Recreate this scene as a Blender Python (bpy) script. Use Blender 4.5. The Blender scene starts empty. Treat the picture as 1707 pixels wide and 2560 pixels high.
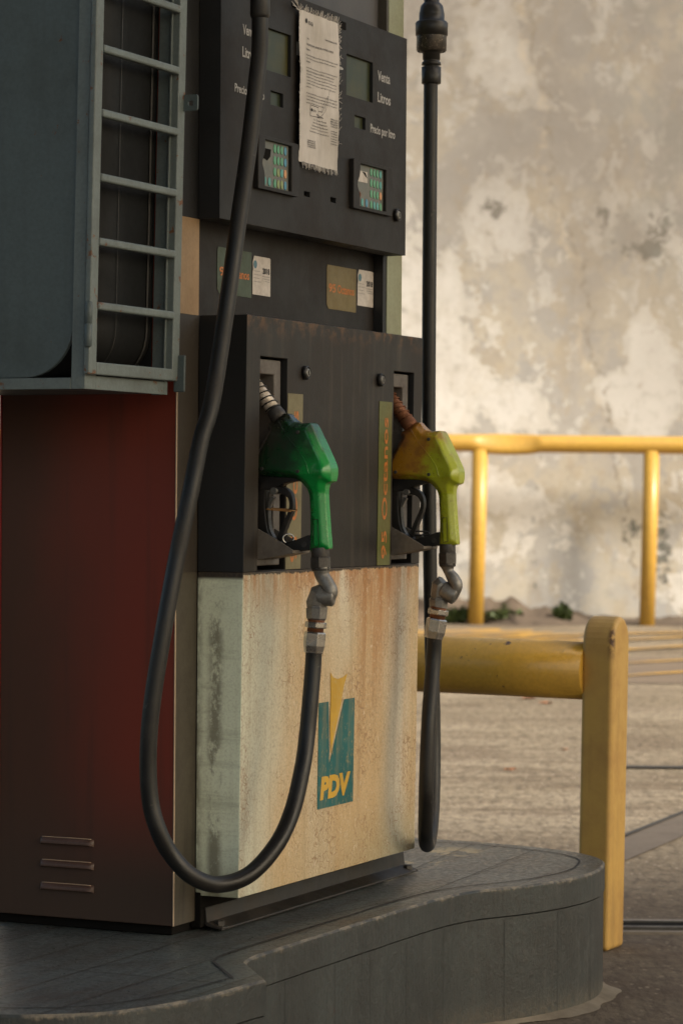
import bpy, bmesh, math, random
from mathutils import Vector, Matrix
random.seed(7)
S = bpy.context.scene
COL = S.collection
# ------------------------------------------------------------------ camera
CX, CY, F = 853.5, 1280.0, 7000.0            # photograph centre and focal length in its pixels
PT, RL, A, OX, OY, H = .0063, .007, .4313, -.2795, 4.758, .7554
G0 = -.267                                   # ground level; z = 0 is the top of the pump island
cam = bpy.data.cameras.new('camera'); camo = bpy.data.objects.new('camera', cam); COL.objects.link(camo)
cam.sensor_fit = 'VERTICAL'; cam.sensor_height = 36.0; cam.sensor_width = 24.0; cam.lens = F / 2560 * 36
cam.clip_start = .05; cam.clip_end = 400
_f = Vector((0, math.cos(PT), -math.sin(PT))); _u0 = Vector((0, math.sin(PT), math.cos(PT))); _r0 = Vector((1, 0, 0))
_r = _r0 * math.cos(RL) + _u0 * math.sin(RL); _u = _u0 * math.cos(RL) - _r0 * math.sin(RL)
camo.matrix_world = Matrix(((_r.x, _u.x, -_f.x, 0), (_r.y, _u.y, -_f.y, 0), (_r.z, _u.z, -_f.z, H), (0, 0, 0, 1)))
cam.dof.use_dof = True; cam.dof.focus_distance = 4.95; cam.dof.aperture_fstop = 8.5
S.camera = camo
# ------------------------------------------------------------------ light
SUN_AZ, SUN_EL = math.radians(122), math.radians(38)      # azimuth measured from +Y towards +X
w = bpy.data.worlds.new('World'); S.world = w; w.use_nodes = True
wn = w.node_tree; wn.nodes.clear()
sky = wn.nodes.new('ShaderNodeTexSky'); sky.sky_type = 'NISHITA'; sky.sun_disc = False
sky.sun_elevation = SUN_EL; sky.sun_rotation = SUN_AZ; sky.air_density = 1.0; sky.dust_density = 4.0; sky.ozone_density = .6
bg = wn.nodes.new('ShaderNodeBackground'); bg.inputs['Strength'].default_value = .12
wo = wn.nodes.new('ShaderNodeOutputWorld')
wb = wn.nodes.new('ShaderNodeMix'); wb.data_type = 'RGBA'; wb.blend_type = 'MULTIPLY'; wb.inputs[0].default_value = 1; wb.inputs[7].default_value = (1.03, .99, .86, 1)   # the photograph's warm white balance
wn.links.new(sky.outputs[0], wb.inputs[6]); wn.links.new(wb.outputs[2], bg.inputs[0]); wn.links.new(bg.outputs[0], wo.inputs[0])
sd = bpy.data.lights.new('sun', 'SUN'); so = bpy.data.objects.new('sun', sd); COL.objects.link(so)
sd.energy = 3.2; sd.angle = math.radians(14); sd.color = (1.0, .945, .85)
dirn = Vector((math.sin(SUN_AZ) * math.cos(SUN_EL), math.cos(SUN_AZ) * math.cos(SUN_EL), math.sin(SUN_EL)))
so.rotation_euler = dirn.to_track_quat('Z', 'Y').to_euler(); so.location = (6, -3, 9)
S.view_settings.view_transform = 'Standard'; S.view_settings.look = 'None'
S.view_settings.exposure = 0.82; S.view_settings.gamma = 1
# ------------------------------------------------------------------ measuring: photo pixel -> point on a known plane
Ud = Vector((math.sin(A), math.cos(A), 0)); Vd = Vector((math.cos(A), -math.sin(A), 0))
OO = Vector((OX, OY, 0)); CC = Vector((0, 0, H))
def ray(px, py):
    X, Y = px - CX, py - CY
    c, s = math.cos(RL), math.sin(RL); X, Y = X * c + Y * s, -X * s + Y * c
    c, s = math.cos(PT), math.sin(PT)
    return Vector((X / F, c - Y / F * s, -s - Y / F * c))
def on_z(px, py, z): r = ray(px, py); return CC + r * ((z - H) / r.z)
def on_y(px, py, y): r = ray(px, py); return CC + r * (y / r.y)
def on_v(px, py, v):
    r = ray(px, py); p = CC + r * ((v - (CC - OO).dot(Vd)) / r.dot(Vd)); return (p - OO).dot(Ud), p.z
def on_u(px, py, u):
    r = ray(px, py); p = CC + r * ((u - (CC - OO).dot(Ud)) / r.dot(Ud)); return (p - OO).dot(Vd), p.z
def to_d(p): q = p - OO; return (q.dot(Ud), q.dot(Vd), q.z)
def crop(ox, oy, s): return lambda x, y: (ox + x / s, oy + y / s)
c1 = crop(0, 0, 2.2615); c2 = crop(480, 0, 2.703); c3 = crop(440, 520, 2.45); c4 = crop(440, 860, 2.119)
c5 = crop(620, 940, 4.523); c6 = crop(440, 1400, 2.306); c7 = crop(940, 920, 3.266); c8 = crop(0, 1960, 1.742)
# ------------------------------------------------------------------ materials
class M:
    def __init__(s, name, rough=.6, metal=0., spec=.5, coat=0.):
        s.m = bpy.data.materials.new(name); s.m.use_nodes = True; s.nt = s.m.node_tree; s.nt.nodes.clear()
        s.out = s.nt.nodes.new('ShaderNodeOutputMaterial'); s.b = s.nt.nodes.new('ShaderNodeBsdfPrincipled')
        s.nt.links.new(s.b.outputs[0], s.out.inputs[0])
        s.b.inputs['Roughness'].default_value = rough; s.b.inputs['Metallic'].default_value = metal
        s.b.inputs['Specular IOR Level'].default_value = spec; s.b.inputs['Coat Weight'].default_value = coat
        s.co = s.nt.nodes.new('ShaderNodeTexCoord').outputs['Object']; s._bn = None
    def set(s, sock, v):
        if isinstance(v, bpy.types.NodeSocket): s.nt.links.new(v, sock)
        elif isinstance(v, (tuple, list)): sock.default_value = tuple(v) + ((1,) if len(v) == 3 and sock.type == 'RGBA' else ())
        else: sock.default_value = v
    def vec(s, st=(1, 1, 1), off=(0, 0, 0)):
        n = s.nt.nodes.new('ShaderNodeMapping'); s.set(n.inputs[0], s.co); n.inputs['Scale'].default_value = st; n.inputs['Location'].default_value = off
        return n.outputs[0]
    def noise(s, scale=5, detail=4, rough=.55, st=(1, 1, 1), off=(0, 0, 0), dist=0.):
        n = s.nt.nodes.new('ShaderNodeTexNoise'); s.set(n.inputs['Vector'], s.vec(st, off)); n.inputs['Scale'].default_value = scale
        n.inputs['Detail'].default_value = detail; n.inputs['Roughness'].default_value = rough; n.inputs['Distortion'].default_value = dist
        return n.outputs['Fac']
    def vor(s, scale=5, feat='DISTANCE_TO_EDGE', st=(1, 1, 1), off=(0, 0, 0), vec=None):
        n = s.nt.nodes.new('ShaderNodeTexVoronoi'); n.feature = feat; s.set(n.inputs['Vector'], vec or s.vec(st, off)); n.inputs['Scale'].default_value = scale
        return n.outputs['Distance']
    def mr(s, f, a, b, c=0., d=1., smooth=True):
        n = s.nt.nodes.new('ShaderNodeMapRange'); n.interpolation_type = 'SMOOTHSTEP' if smooth else 'LINEAR'; n.clamp = True
        s.set(n.inputs[0], f)
        for i, v in enumerate((a, b, c, d)): s.set(n.inputs[i + 1], v)
        return n.outputs[0]
    def ma(s, op, a, b=0.):
        n = s.nt.nodes.new('ShaderNodeMath'); n.operation = op; s.set(n.inputs[0], a); s.set(n.inputs[1], b); return n.outputs[0]
    def mul(s, *a):
        r = a[0]
        for x in a[1:]: r = s.ma('MULTIPLY', r, x)
        return r
    def mix(s, f, a, b, mode='MIX'):
        n = s.nt.nodes.new('ShaderNodeMix'); n.data_type = 'RGBA'; n.blend_type = mode
        s.set(n.inputs[0], f); s.set(n.inputs[6], a); s.set(n.inputs[7], b); return n.outputs[2]
    def sep(s):
        n = s.nt.nodes.new('ShaderNodeSeparateXYZ'); s.set(n.inputs[0], s.co); return n.outputs
    def band(s, x, c, wd, soft):      # 1 inside |x-c|<wd, soft edge
        d = s.ma('ABSOLUTE', s.ma('SUBTRACT', x, c)); return s.mr(d, wd, wd + soft, 1., 0.)
    def col(s, v): s.set(s.b.inputs['Base Color'], v); return s
    def rough(s, v): s.set(s.b.inputs['Roughness'], v); return s
    def bump(s, h, st=.3, dist=.002):
        n = s.nt.nodes.new('ShaderNodeBump'); n.inputs['Strength'].default_value = st; n.inputs['Distance'].default_value = dist
        s.set(n.inputs['Height'], h)
        if s._bn: s.set(n.inputs['Normal'], s._bn)
        s._bn = n.outputs[0]; s.set(s.b.inputs['Normal'], s._bn); return s
def paint(name, base, dirt=(.03, .025, .02), rough=.5, amt=.5, scale=9, streak=.35, chips=0., chipcol=(.12, .05, .02), metal=0., spec=.5, coat=0., bump=.15, fine=160):
    m = M(name, rough, metal, spec, coat)
    n1 = m.noise(scale, 6, .62); n2 = m.noise(fine, 3, .6); n3 = m.noise(scale * 6, 4, .6, (1, 1, .07))
    f = m.mul(m.mr(n1, .42, .78), amt)
    c = m.mix(f, base, dirt)
    c = m.mix(m.mul(m.mr(n3, .5, .78), streak), c, dirt)
    c = m.mix(m.mr(n2, .3, .75, .0, .35), c, tuple(x * .55 for x in base))
    h = n2
    if chips:
        k = m.mr(m.noise(scale * 4, 8, .7, off=(3, 1, 2)), .66 - chips * .12, .69 - chips * .12)
        c = m.mix(k, c, chipcol); h = m.ma('SUBTRACT', n2, k)
    m.col(c); m.rough(m.mr(n1, .3, .8, rough - .1, min(1, rough + .2))); m.bump(h, bump, .0012)
    return m.m
def plain(name, c, rough=.6, metal=0., spec=.5): return M(name, rough, metal, spec).col(c).m

MT = {}
MT['black'] = paint('black_enamel', (.0165, .0135, .0115), (.033, .025, .019), .55, .6, 6, .5, spec=.28)
MT['black_side'] = paint('black_enamel_matt', (.013, .013, .0135), (.024, .021, .018), .55, .5, 7, .3)
MT['dark'] = plain('dark_void', (.008, .007, .006), .9, spec=.1)
# upper hood: black enamel, brown wear running down from the top edge
m = M('worn_black_door', .5, spec=.32); x, y, z = m.sep()
n = m.noise(7, 6, .6); st = m.noise(60, 4, .6, (1, 1, .05)); fi = m.noise(220, 3, .6)
c = m.mix(m.mr(n, .35, .75), (.0165, .0135, .0115), (.032, .025, .019)); c = m.mix(m.mul(m.mr(st, .5, .8), .5), c, (.085, .066, .047))
k = m.mul(m.mr(z, 1.02, 1.062), m.mr(m.noise(40, 6, .7), .45, .62)); c = m.mix(m.mul(k, .7), c, (.14, .07, .03))
sc = m.mr(m.noise(26, 8, .75, (1, 1, .35), (5, 2, 1)), .70, .73); c = m.mix(m.mul(sc, .6), c, (.12, .10, .08))
m.col(c); m.rough(m.mr(n, .3, .7, .38, .6)); m.bump(fi, .25, .0008); MT['door'] = m.m
# lower front: cream paint, mint at the left edge, rust streaks, crackle
def cream(front):
    m = M('rust_stained_cream' if front else 'mint_enamel', .42, spec=.4); x, y, z = m.sep()
    n = m.noise(3.2, 6, .6, (1.6, 1, .55), (1.7, 0, .4)); st = m.noise(42, 5, .62, (1, 1, .045)); sp = m.noise(260, 4, .65); gr = m.noise(90, 5, .7, (1, 1, .35))
    mint = m.mix(m.mr(m.noise(5, 5, .6), .35, .7), (.86, .90, .70), (.76, .80, .60))
    if front:
        gold = m.mix(m.mr(n, .36, .66), (.63, .51, .335), (.61, .435, .235))
        c = m.mix(m.mr(m.ma('ADD', x, m.ma('MULTIPLY', m.ma('SUBTRACT', n, .5), .22)), .10, .26), (.64, .63, .50), gold)
        # pale vertical wash near the right edge and pale top centre
        pale = m.mul(m.band(m.ma('ADD', x, m.mul(m.ma('SUBTRACT', n, .5), .06)), .745, .006, .075), m.mr(n, .3, .6, .5, 1.)); c = m.mix(m.mul(pale, .7), c, (.62, .61, .52))
        pt = m.mul(m.band(x, .40, .09, .10), m.mr(z, .40, .60), m.mr(m.noise(9, 6, .65, (1, 1, .4)), .4, .6)); c = m.mix(m.mul(pt, .75), c, (.78, .72, .58))
        # rust running down from the paint edge
        r1 = m.mul(m.band(x, .645, .030, .10), m.mr(z, .25, .60), m.mr(st, .28, .66)); c = m.mix(m.mul(r1, .95), c, (.46, .17, .035))
        r2 = m.mul(m.mr(z, .52, .621), m.mr(m.noise(22, 5, .65, (1, 1, .15), (2, 0, 3)), .38, .60)); c = m.mix(m.mul(r2, .9), c, (.42, .17, .04))
        r3 = m.mul(m.mr(n, .52, .70), m.mr(m.noise(14, 5, .6, (1, 1, .12), (4, 0, 1)), .45, .7)); c = m.mix(m.mul(r3, .65), c, (.46, .21, .06))
        # greenish dirt at the foot and the right edge
        g = m.mul(m.mr(m.ma('ADD', z, m.mul(st, .06)), .24, .06), m.mr(x, .35, .85, .25, 1.)); c = m.mix(m.mul(g, .7), c, (.24, .24, .14))
        c = m.mix(m.mul(m.mr(x, .79, .845), m.mr(gr, .35, .65), .35), c, (.34, .30, .20))
        # crackle: brown hairlines and pale flakes
        nz = m.nt.nodes.new('ShaderNodeTexNoise'); m.set(nz.inputs['Vector'], m.co); nz.inputs['Scale'].default_value = 30
        ad = m.nt.nodes.new('ShaderNodeMix'); ad.data_type = 'VECTOR'; ad.inputs[0].default_value = .035; m.set(ad.inputs[4], m.vec((1, 1, .62))); m.set(ad.inputs[5], nz.outputs['Color'])
        v = m.vor(85, vec=ad.outputs[1]); ck = m.mul(m.mr(v, .012, .07, 1., 0.), m.mr(m.noise(8, 6, .7, off=(7, 0, 0)), .42, .6)); c = m.mix(m.mul(ck, .65), c, (.27, .12, .045))
        fl = m.mul(m.mr(m.noise(150, 6, .72, (1, 1, .55), (0, 3, 0), .6), .55, .66), m.mr(x, .12, .3)); c = m.mix(m.mul(fl, .45), c, (.84, .76, .60)); fd = m.mr(m.noise(190, 5, .75, (1, 1, .4), (4, 3, 0), .8), .54, .66); c = m.mix(m.mul(fd, .5), c, (.30, .18, .08))
        rag = m.mr(m.ma('ADD', z, m.mul(m.ma('SUBTRACT', m.noise(60, 8, .75, (1, 1, .5)), .5), .018)), .6150, .6165)
        c = m.mix(rag, c, (.04, .028, .02))
        m.bump(m.ma('SUBTRACT', fl, ck), .35, .0012)
    else:
        c = mint
        # scuffed column of black grime down the middle, horizontal smears
        col = m.band(m.ma('ADD', y, m.mul(m.noise(6, 4, .6, (1, 1, 1)), .02)), -.026, .004, .016)
        k = m.mul(col, m.mr(m.noise(11, 8, .8, (1, 1, .6)), .45, .56)); c = m.mix(m.mul(k, .72), c, (.12, .10, .07))
        sm = m.mul(m.mr(m.noise(30, 7, .7, (1, .10, 1)), .50, .68), .38); c = m.mix(sm, c, (.26, .26, .17))
        e = m.mul(m.mr(y, -.016, -.002), m.mr(gr, .35, .6), .6); c = m.mix(e, c, (.13, .12, .08))
        c = m.mix(m.mr(z, .13, .06, 0., .6), c, (.17, .17, .11))
        c = m.mix(m.mr(z, .606, .613), c, (.04, .03, .025))
    c = m.mix(m.mul(m.mr(st, .5, .75), .40 if front else .2), c, (.30, .22, .12)); c = m.mix(m.mr(sp, .42, .75, 0., .45 if front else .25), c, (.22, .17, .09))
    m.col(c); m.rough(m.mr(n, .3, .7, .32, .55)); m.bump(sp, .12, .0006); return m.m
MT['cream'] = cream(True); MT['mint'] = cream(False)
MT['strip_low'] = paint('dirty_beige_post', (.075, .062, .044), (.032, .026, .018), .5, .7, 8, .8)
MT['strip_black'] = paint('brown_black_post', (.050, .040, .030), (.022, .018, .014), .5, .5, 8, .5)
MT['strip_cream'] = paint('yellowed_cream_post', (.40, .25, .12), (.17, .11, .06), .5, .5, 8, .5)
MT['strip_green'] = paint('pale_green_post', (.30, .31, .20), (.17, .14, .08), .5, .5, 8, .5)
# red side panel
m = M('oxblood_enamel', .45, spec=.3); x, y, z = m.sep(); n = m.noise(2.4, 5, .55, (1, 1, .5), (.3, .1, 0)); st = m.noise(30, 4, .6, (1, 1, .05))
c = m.mix(m.mr(m.ma('ADD', m.ma('MULTIPLY', y, 1.3), m.mul(m.ma('SUBTRACT', n, .5), .5)), .02, .42), (.190, .034, .020), (.078, .034, .021))  # browner away from the front corner: partly dark reflections put into the colour
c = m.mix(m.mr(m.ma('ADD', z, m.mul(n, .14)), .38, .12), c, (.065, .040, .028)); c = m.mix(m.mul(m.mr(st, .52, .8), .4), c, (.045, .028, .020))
c = m.mix(m.mr(m.noise(60, 8, .8), .72, .735), c, (.22, .03, .02))
m.col(c); m.rough(m.mr(n, .3, .7, .40, .55)); m.bump(m.noise(5, 3, .5), .10, .004); MT['red'] = m.m
MT['edge'] = plain('worn_lit_edge', (.50, .36, .24), .35); MT['edge_pale'] = plain('highlight_edge', (.72, .66, .56), .3)  # edge wear and bright edge highlights, both put into the colour
MT['bluegrey'] = paint('blue_grey_enamel', (.092, .118, .120), (.055, .064, .060), .5, .5, 7, .3, .05, bump=.3); MT['bluegrey_worn'] = paint('blue_grey_worn_enamel', (.160, .190, .182), (.085, .088, .078), .45, .5, 9, .3, .40, (.16, .07, .03), bump=.5)
MT['tankside'] = paint('tank_shell', (.010, .010, .0095), (.006, .006, .0055), .6, .5, 7, .3, spec=.2)
MT['rubber'] = paint('hose_rubber', (.010, .0095, .009), (.040, .034, .028), .42, .75, 10, .0, .04, (.06, .052, .044), spec=.4, bump=.3, fine=260)
MT['plastic'] = paint('black_plastic', (.014, .013, .012), (.045, .036, .029), .45, .6, 30, .2, bump=.2, fine=300)
MT['castmetal'] = paint('cast_metal', (.26, .25, .23), (.09, .07, .05), .48, .7, 40, 0, metal=.75, bump=.4, fine=300)
MT['darkmetal'] = paint('dark_iron', (.085, .080, .074), (.04, .03, .022), .5, .6, 30, 0, metal=.6, bump=.4, fine=240)
MT['nickel'] = paint('nickel', (.48, .46, .42), (.20, .15, .10), .28, .5, 40, 0, metal=.95, bump=.1)
MT['rust'] = paint('rusty_metal', (.20, .075, .03), (.07, .03, .015), .6, .7, 60, 0, metal=.4, bump=.6, fine=260)
MT['spout'] = paint('spout_alloy', (.62, .54, .45), (.25, .16, .10), .42, .7, 60, 0, metal=.3, bump=.3)
MT['tray'] = paint('holster_plastic', (.13, .11, .092), (.04, .03, .024), .55, .6, 20, .2, .1, bump=.4)
MT['hook'] = paint('hook_steel', (.17, .145, .12), (.07, .055, .042), .5, .7, 25, .2, .3, (.22, .17, .12), bump=.4)
def cover(name, base, dark, dirt, amt, top):   # nozzle cover: grime is thickest round the spout end
    m = M(name, .30, spec=.5, coat=.3); x, y, z = m.sep()
    d = m.ma('ADD', m.mul(y, 6.0), m.mul(z, 3.6))          # towards the spout (low v, high z)
    n = m.noise(28, 6, .65); n2 = m.noise(160, 5, .7)
    c = m.mix(m.mr(m.ma('ADD', d, m.mul(m.ma('SUBTRACT', n, .5), .8)), top[0], top[1]), base, dark)
    c = m.mix(m.mul(m.mr(m.ma('ADD', d, m.mul(m.ma('SUBTRACT', n, .5), .5)), top[2], top[3]), .9), c, dirt)
    c = m.mix(m.mul(m.mr(n, .5, .75), amt), c, dirt); c = m.mix(m.mul(m.mr(n2, .62, .68), amt), c, tuple(q * .4 for q in dirt))
    m.col(c); m.rough(m.mr(n, .3, .7, .22, .42)); m.bump(n2, .2, .0008); return m.m
MT['yellow'] = paint('yellow_enamel', (.62, .36, .055), (.40, .22, .035), .34, .6, 6, .25, .05, (.06, .03, .02), bump=.35, fine=120)
MT['yellow_far'] = paint('yellow_rail_paint', (.52, .305, .050), (.33, .18, .035), .4, .5, 1.5, .2, bump=.1, fine=30)
MT['lcd'] = M('display_glass', .18, spec=.6).col((.030, .034, .016)).m
m = M('display_glass_aged', .32, spec=.25); m.col(m.mix(m.mr(m.noise(9, 4), .4, .65), (.030, .038, .020), (.060, .055, .018))); MT['lcd'] = m.m
MT['white_txt'] = paint('grey_white_print', (.42, .40, .37), (.20, .18, .15), .6, .5, 60, 0)
MT['ink'] = plain('black_ink', (.03, .028, .027), .7)
MT['orange_txt'] = paint('orange_print', (.55, .17, .035), (.32, .18, .04), .5, .6, 60, 0)
MT['paper'] = paint('white_sticker', (.60, .54, .48), (.34, .28, .22), .6, .5, 30, .2)
m = M('woven_banner', .75, spec=.2); n = m.noise(9, 5, .6, (1, 1, .6)); wv = m.noise(400, 2, .5, (1, 1, .1))
m.col(m.mix(m.mr(n, .35, .7), (.62, .57, .52), (.45, .41, .36))); m.bump(m.noise(25, 4, .6, (2.5, 1, .3)), .5, .004); m.bump(wv, .3, .0008); MT['cloth'] = m.m
MT['lab_green'] = paint('dark_green_label', (.040, .062, .030), (.06, .05, .02), .4, .6, 20, .2)
MT['lab_gold'] = paint('golden_green_label', (.17, .12, .03), (.10, .05, .01), .4, .6, 16, .3)
MT['lab_strip'] = paint('green_strip_label', (.115, .125, .030), (.16, .10, .025), .45, .6, 14, .3, bump=.3)
MT['lab_strip_f'] = paint('faded_strip_label', (.20, .17, .085), (.12, .09, .04), .45, .6, 14, .3, bump=.3)
def flaky(name, a, b):
    m = M(name, .5); k = m.ma('MAXIMUM', m.mul(m.mr(m.noise(120, 7, .78, (1, 1, .5)), .55, .62), .75), m.mul(m.mr(m.noise(42, 5, .62, (1, 1, .045)), .48, .72), .45)); m.col(m.mix(k, m.mix(m.mr(m.noise(9, 4), .3, .7), a, tuple(q * .7 for q in a)), b)); return m.m
MT['teal'] = flaky('teal_logo_paint', (.012, .135, .135), (.30, .24, .12)); MT['logo_y'] = flaky('yellow_logo_paint', (.72, .42, .04), (.50, .36, .15))
# ground: worn asphalt with stones, patches
def asphalt():
    m = M('worn_asphalt', .82, spec=.25); a = m.noise(.55, 6, .6, (1, 1.6, 1)); b = m.noise(26, 8, .78, (1, .4, 1)); s = m.vor(45, 'F1', (1, .45, 1)); st = m.noise(1.1, 8, .72, (.55, 2.0, 1), dist=.6)
    c = m.mix(m.mr(a, .35, .68), (.22, .175, .118), (.31, .252, .178)); c = m.mix(m.mul(m.mr(st, .46, .62), .7), c, (.125, .090, .060))
    c = m.mix(m.mul(m.mr(b, .45, .60), .62), c, (.066, .050, .034)); c = m.mix(m.mul(m.mr(s, .10, .30, 1., 0.), m.mr(m.noise(30, 3), .42, .6), .55), c, (.62, .52, .40))
    x, y, z = m.sep(); near_shade = m.mul(m.mr(m.ma('ADD', y, m.mul(m.ma('SUBTRACT', st, .5), 5.)), 9.2, 6.4), m.mr(a, .3, .6, .7, 1.)); c = m.mix(m.mul(near_shade, .72), c, (.060, .043, .033))  # ground darkens towards the viewer: shade put into the asphalt colour
    cr = m.mul(m.mr(m.vor(.55, st=(1, 1, 1), off=(.3, .7, 0)), .0, .012, 1., 0.), .0); c = m.mix(cr, c, (.03, .024, .018))
    m.col(c); m.bump(b, .8, .010); m.bump(s, .4, .006); return m.m
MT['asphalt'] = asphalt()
MT['conc'] = paint('grey_concrete', (.21, .18, .145), (.09, .07, .055), .75, .6, 5, .0, bump=.5, fine=60)
MT['cement'] = paint('pale_cement', (.17, .14, .10), (.075, .06, .043), .8, .6, 12, .0, bump=.8, fine=70)
def isle(name, top):
    m = M(name, .5, spec=.45); n = m.noise(4, 7, .65); f = m.noise(80, 6, .75); sp = m.noise(240, 3, .7); x, y, z = m.sep()
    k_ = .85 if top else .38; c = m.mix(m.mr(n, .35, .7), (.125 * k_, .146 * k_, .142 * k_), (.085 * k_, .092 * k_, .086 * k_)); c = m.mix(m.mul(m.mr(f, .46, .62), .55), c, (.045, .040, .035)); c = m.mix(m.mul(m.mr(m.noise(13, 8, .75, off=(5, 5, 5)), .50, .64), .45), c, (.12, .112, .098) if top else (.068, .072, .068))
    if top:
        bt = m.nt.nodes.new('ShaderNodeTexBrick'); m.set(bt.inputs['Vector'], m.vec((1, 1, 1), (.06, .03, 0))); bt.offset = 0; bt.inputs['Scale'].default_value = 1
        bt.inputs['Mortar Size'].default_value = .0035; bt.inputs['Brick Width'].default_value = .30; bt.inputs['Row Height'].default_value = .13; bt.inputs['Mortar Smooth'].default_value = .3
        c = m.mix(m.mul(bt.outputs['Fac'], .75), c, (.028, .024, .020))
        st = m.mr(m.noise(9, 7, .7, (.5, 3, 1)), .46, .66); c = m.mix(m.mul(st, .6), c, (.060, .043, .034))
        ch = m.mul(m.mr(m.noise(15, 9, .72, (1, 1.6, 1), (2, 5, 0)), .635, .645), m.mr(x, .9, 1.05)); c = m.mix(ch, c, (.34, .26, .14))
        c2 = m.mr(m.noise(33, 9, .75, (1, 1, 1), (7, 1, 0)), .70, .71); c = m.mix(c2, c, (.030, .022, .018)); big = m.mul(m.band(x, 1.18, .10, .12), m.band(y, .06, .06, .06), m.mr(m.noise(8, 8, .7, off=(2, 2, 0)), .53, .545)); c = m.mix(big, c, (.40, .31, .17))
        ps = m.mr(m.noise(70, 8, .8, off=(1, 9, 0)), .715, .73); c = m.mix(m.mul(ps, .5), c, (.30, .24, .17))
        m.bump(m.ma('SUBTRACT', f, bt.outputs['Fac']), .35, .002); m.rough(m.mr(f, .3, .7, .24, .50))
    else:
        st = m.noise(50, 5, .65, (1, 1, .10)); c = m.mix(m.mul(m.mr(st, .50, .75), .35), c, (.085, .085, .078)); c = m.mix(m.mul(m.mr(m.noise(110, 7, .8), .50, .60), .5), c, (.028, .027, .025)); c = m.mix(m.mr(sp, .62, .70, 0., .5), c, (.035, .03, .026))
        c = m.mix(m.mul(m.mr(m.noise(6, 8, .72, (1, 1, .5), (8, 1, 4)), .46, .62), .55), c, (.030, .030, .028)); rr = m.mr(m.noise(24, 8, .75, off=(3, 3, 1)), .67, .685); c = m.mix(rr, c, (.075, .022, .014))
        ed = m.mul(m.mr(m.ma('ADD', z, m.mul(m.ma('SUBTRACT', f, .5), .03)), -.008, -.001), m.mr(m.noise(14, 6, .7), .40, .6)); c = m.mix(m.mul(ed, .7), c, (.30, .25, .18))
        lo = m.mul(m.mr(z, -.20, -.267), m.mr(f, .3, .6)); c = m.mix(m.mul(lo, .5), c, (.12, .10, .07)); m.bump(m.ma('ADD', f, st), .8, .003)
    m.col(c); return m.m
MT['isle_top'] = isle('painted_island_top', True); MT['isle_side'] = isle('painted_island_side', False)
# plaster wall with layers of old paint
m = M('peeling_plaster', .85, spec=.2); x, y, z = m.sep()
def blob(x0, z0, rx, rz):
    q = m.ma('ADD', m.ma('POWER', m.ma('DIVIDE', m.ma('ABSOLUTE', m.ma('SUBTRACT', x, x0)), rx), 2.), m.ma('POWER', m.ma('DIVIDE', m.ma('ABSOLUTE', m.ma('SUBTRACT', z, z0)), rz), 2.)); return m.mr(q, 0., 1.2, 1., 0.)
def total(l):
    t = l[0]
    for q in l[1:]: t = m.ma('ADD', t, q)
    return t
a = m.noise(.9, 9, .68, off=(1.3, 0, 4.1), dist=.25); b = m.noise(1.5, 10, .68, (1, 1, .9), (5, 0, 2), .35); d = m.noise(4.2, 10, .74, (1, 1, .9), (9, 0, 7), .2); e = m.noise(1.6, 7, .65, (1, 1, .25), (2, 0, 0)); f = m.noise(9, 8, .75)
c = m.mix(m.mr(a, .44, .54), (.47, .425, .35), (.41, .39, .36))
c = m.mix(m.mul(m.mr(m.noise(1.1, 10, .68, off=(3, 0, 9), dist=.3), .525, .54), .75), c, (.36, .35, .335))
c = m.mix(m.mul(m.mr(m.noise(2.2, 9, .7, (1.2, 1, .7), (3, 0, 1)), .52, .58), .5), c, (.42, .35, .25))
light = total([b, m.mul(blob(.55, 2.25, .60, 1.1), .17), m.mul(blob(2.42, 1.9, .36, .55), .16), m.mul(blob(1.1, 4.6, .6, .5), .10), m.mul(blob(1.25, 3.2, .3, .4), .12), m.mul(blob(1.2, .8, .9, .6), .06), m.mul(blob(2.5, 3.6, .2, .9), .08)])
c = m.mix(m.mul(m.mr(light, .555, .566), .9), c, (.60, .57, .52)); c = m.mix(m.mul(m.mr(light, .61, .62), .5), c, (.68, .66, .63))
c = m.mix(m.mul(m.mr(d, .56, .57), .7), c, (.62, .60, .56)); c = m.mix(m.mul(m.mr(d, .40, .385), .45), c, (.35, .30, .24))
c = m.mix(m.mul(m.mr(e, .48, .68), .45), c, (.31, .27, .22)); c = m.mix(m.mul(m.mr(f, .50, .62), .30), c, (.27, .25, .21))
spots = total([blob(1.2, 3.34, .16, .12), blob(2.08, 3.26, .08, .16), blob(2.52, 3.15, .16, .30), blob(2.37, 3.0, .22, .10), blob(2.58, .60, .12, .42), blob(2.33, .75, .12, .16), m.mul(blob(1.55, .40, .08, .3), .5)])
c = m.mix(m.mul(m.mr(m.ma('ADD', m.mul(spots, .16), m.noise(11, 9, .8, off=(6, 0, 2))), .63, .66), .85), c, (.075, .078, .065))
gn = m.mul(m.mr(x, 1.6, 3.2), m.mr(z, 2.2, 3.4), m.mr(m.noise(2.6, 8, .7, off=(1, 0, 3)), .48, .56)); c = m.mix(m.mul(gn, .55), c, (.24, .27, .25))
up = m.mul(m.mr(m.ma('ADD', m.ma('MULTIPLY', x, .7), z), 1.8, 5.2), m.mr(a, .3, .6, .7, 1.)); c = m.mix(m.mul(up, .74), c, (.16, .135, .11)); c = m.mix(.05, c, (.20, .19, .175))  # stains and corner vignette put into the colour, darker to the upper right
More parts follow.
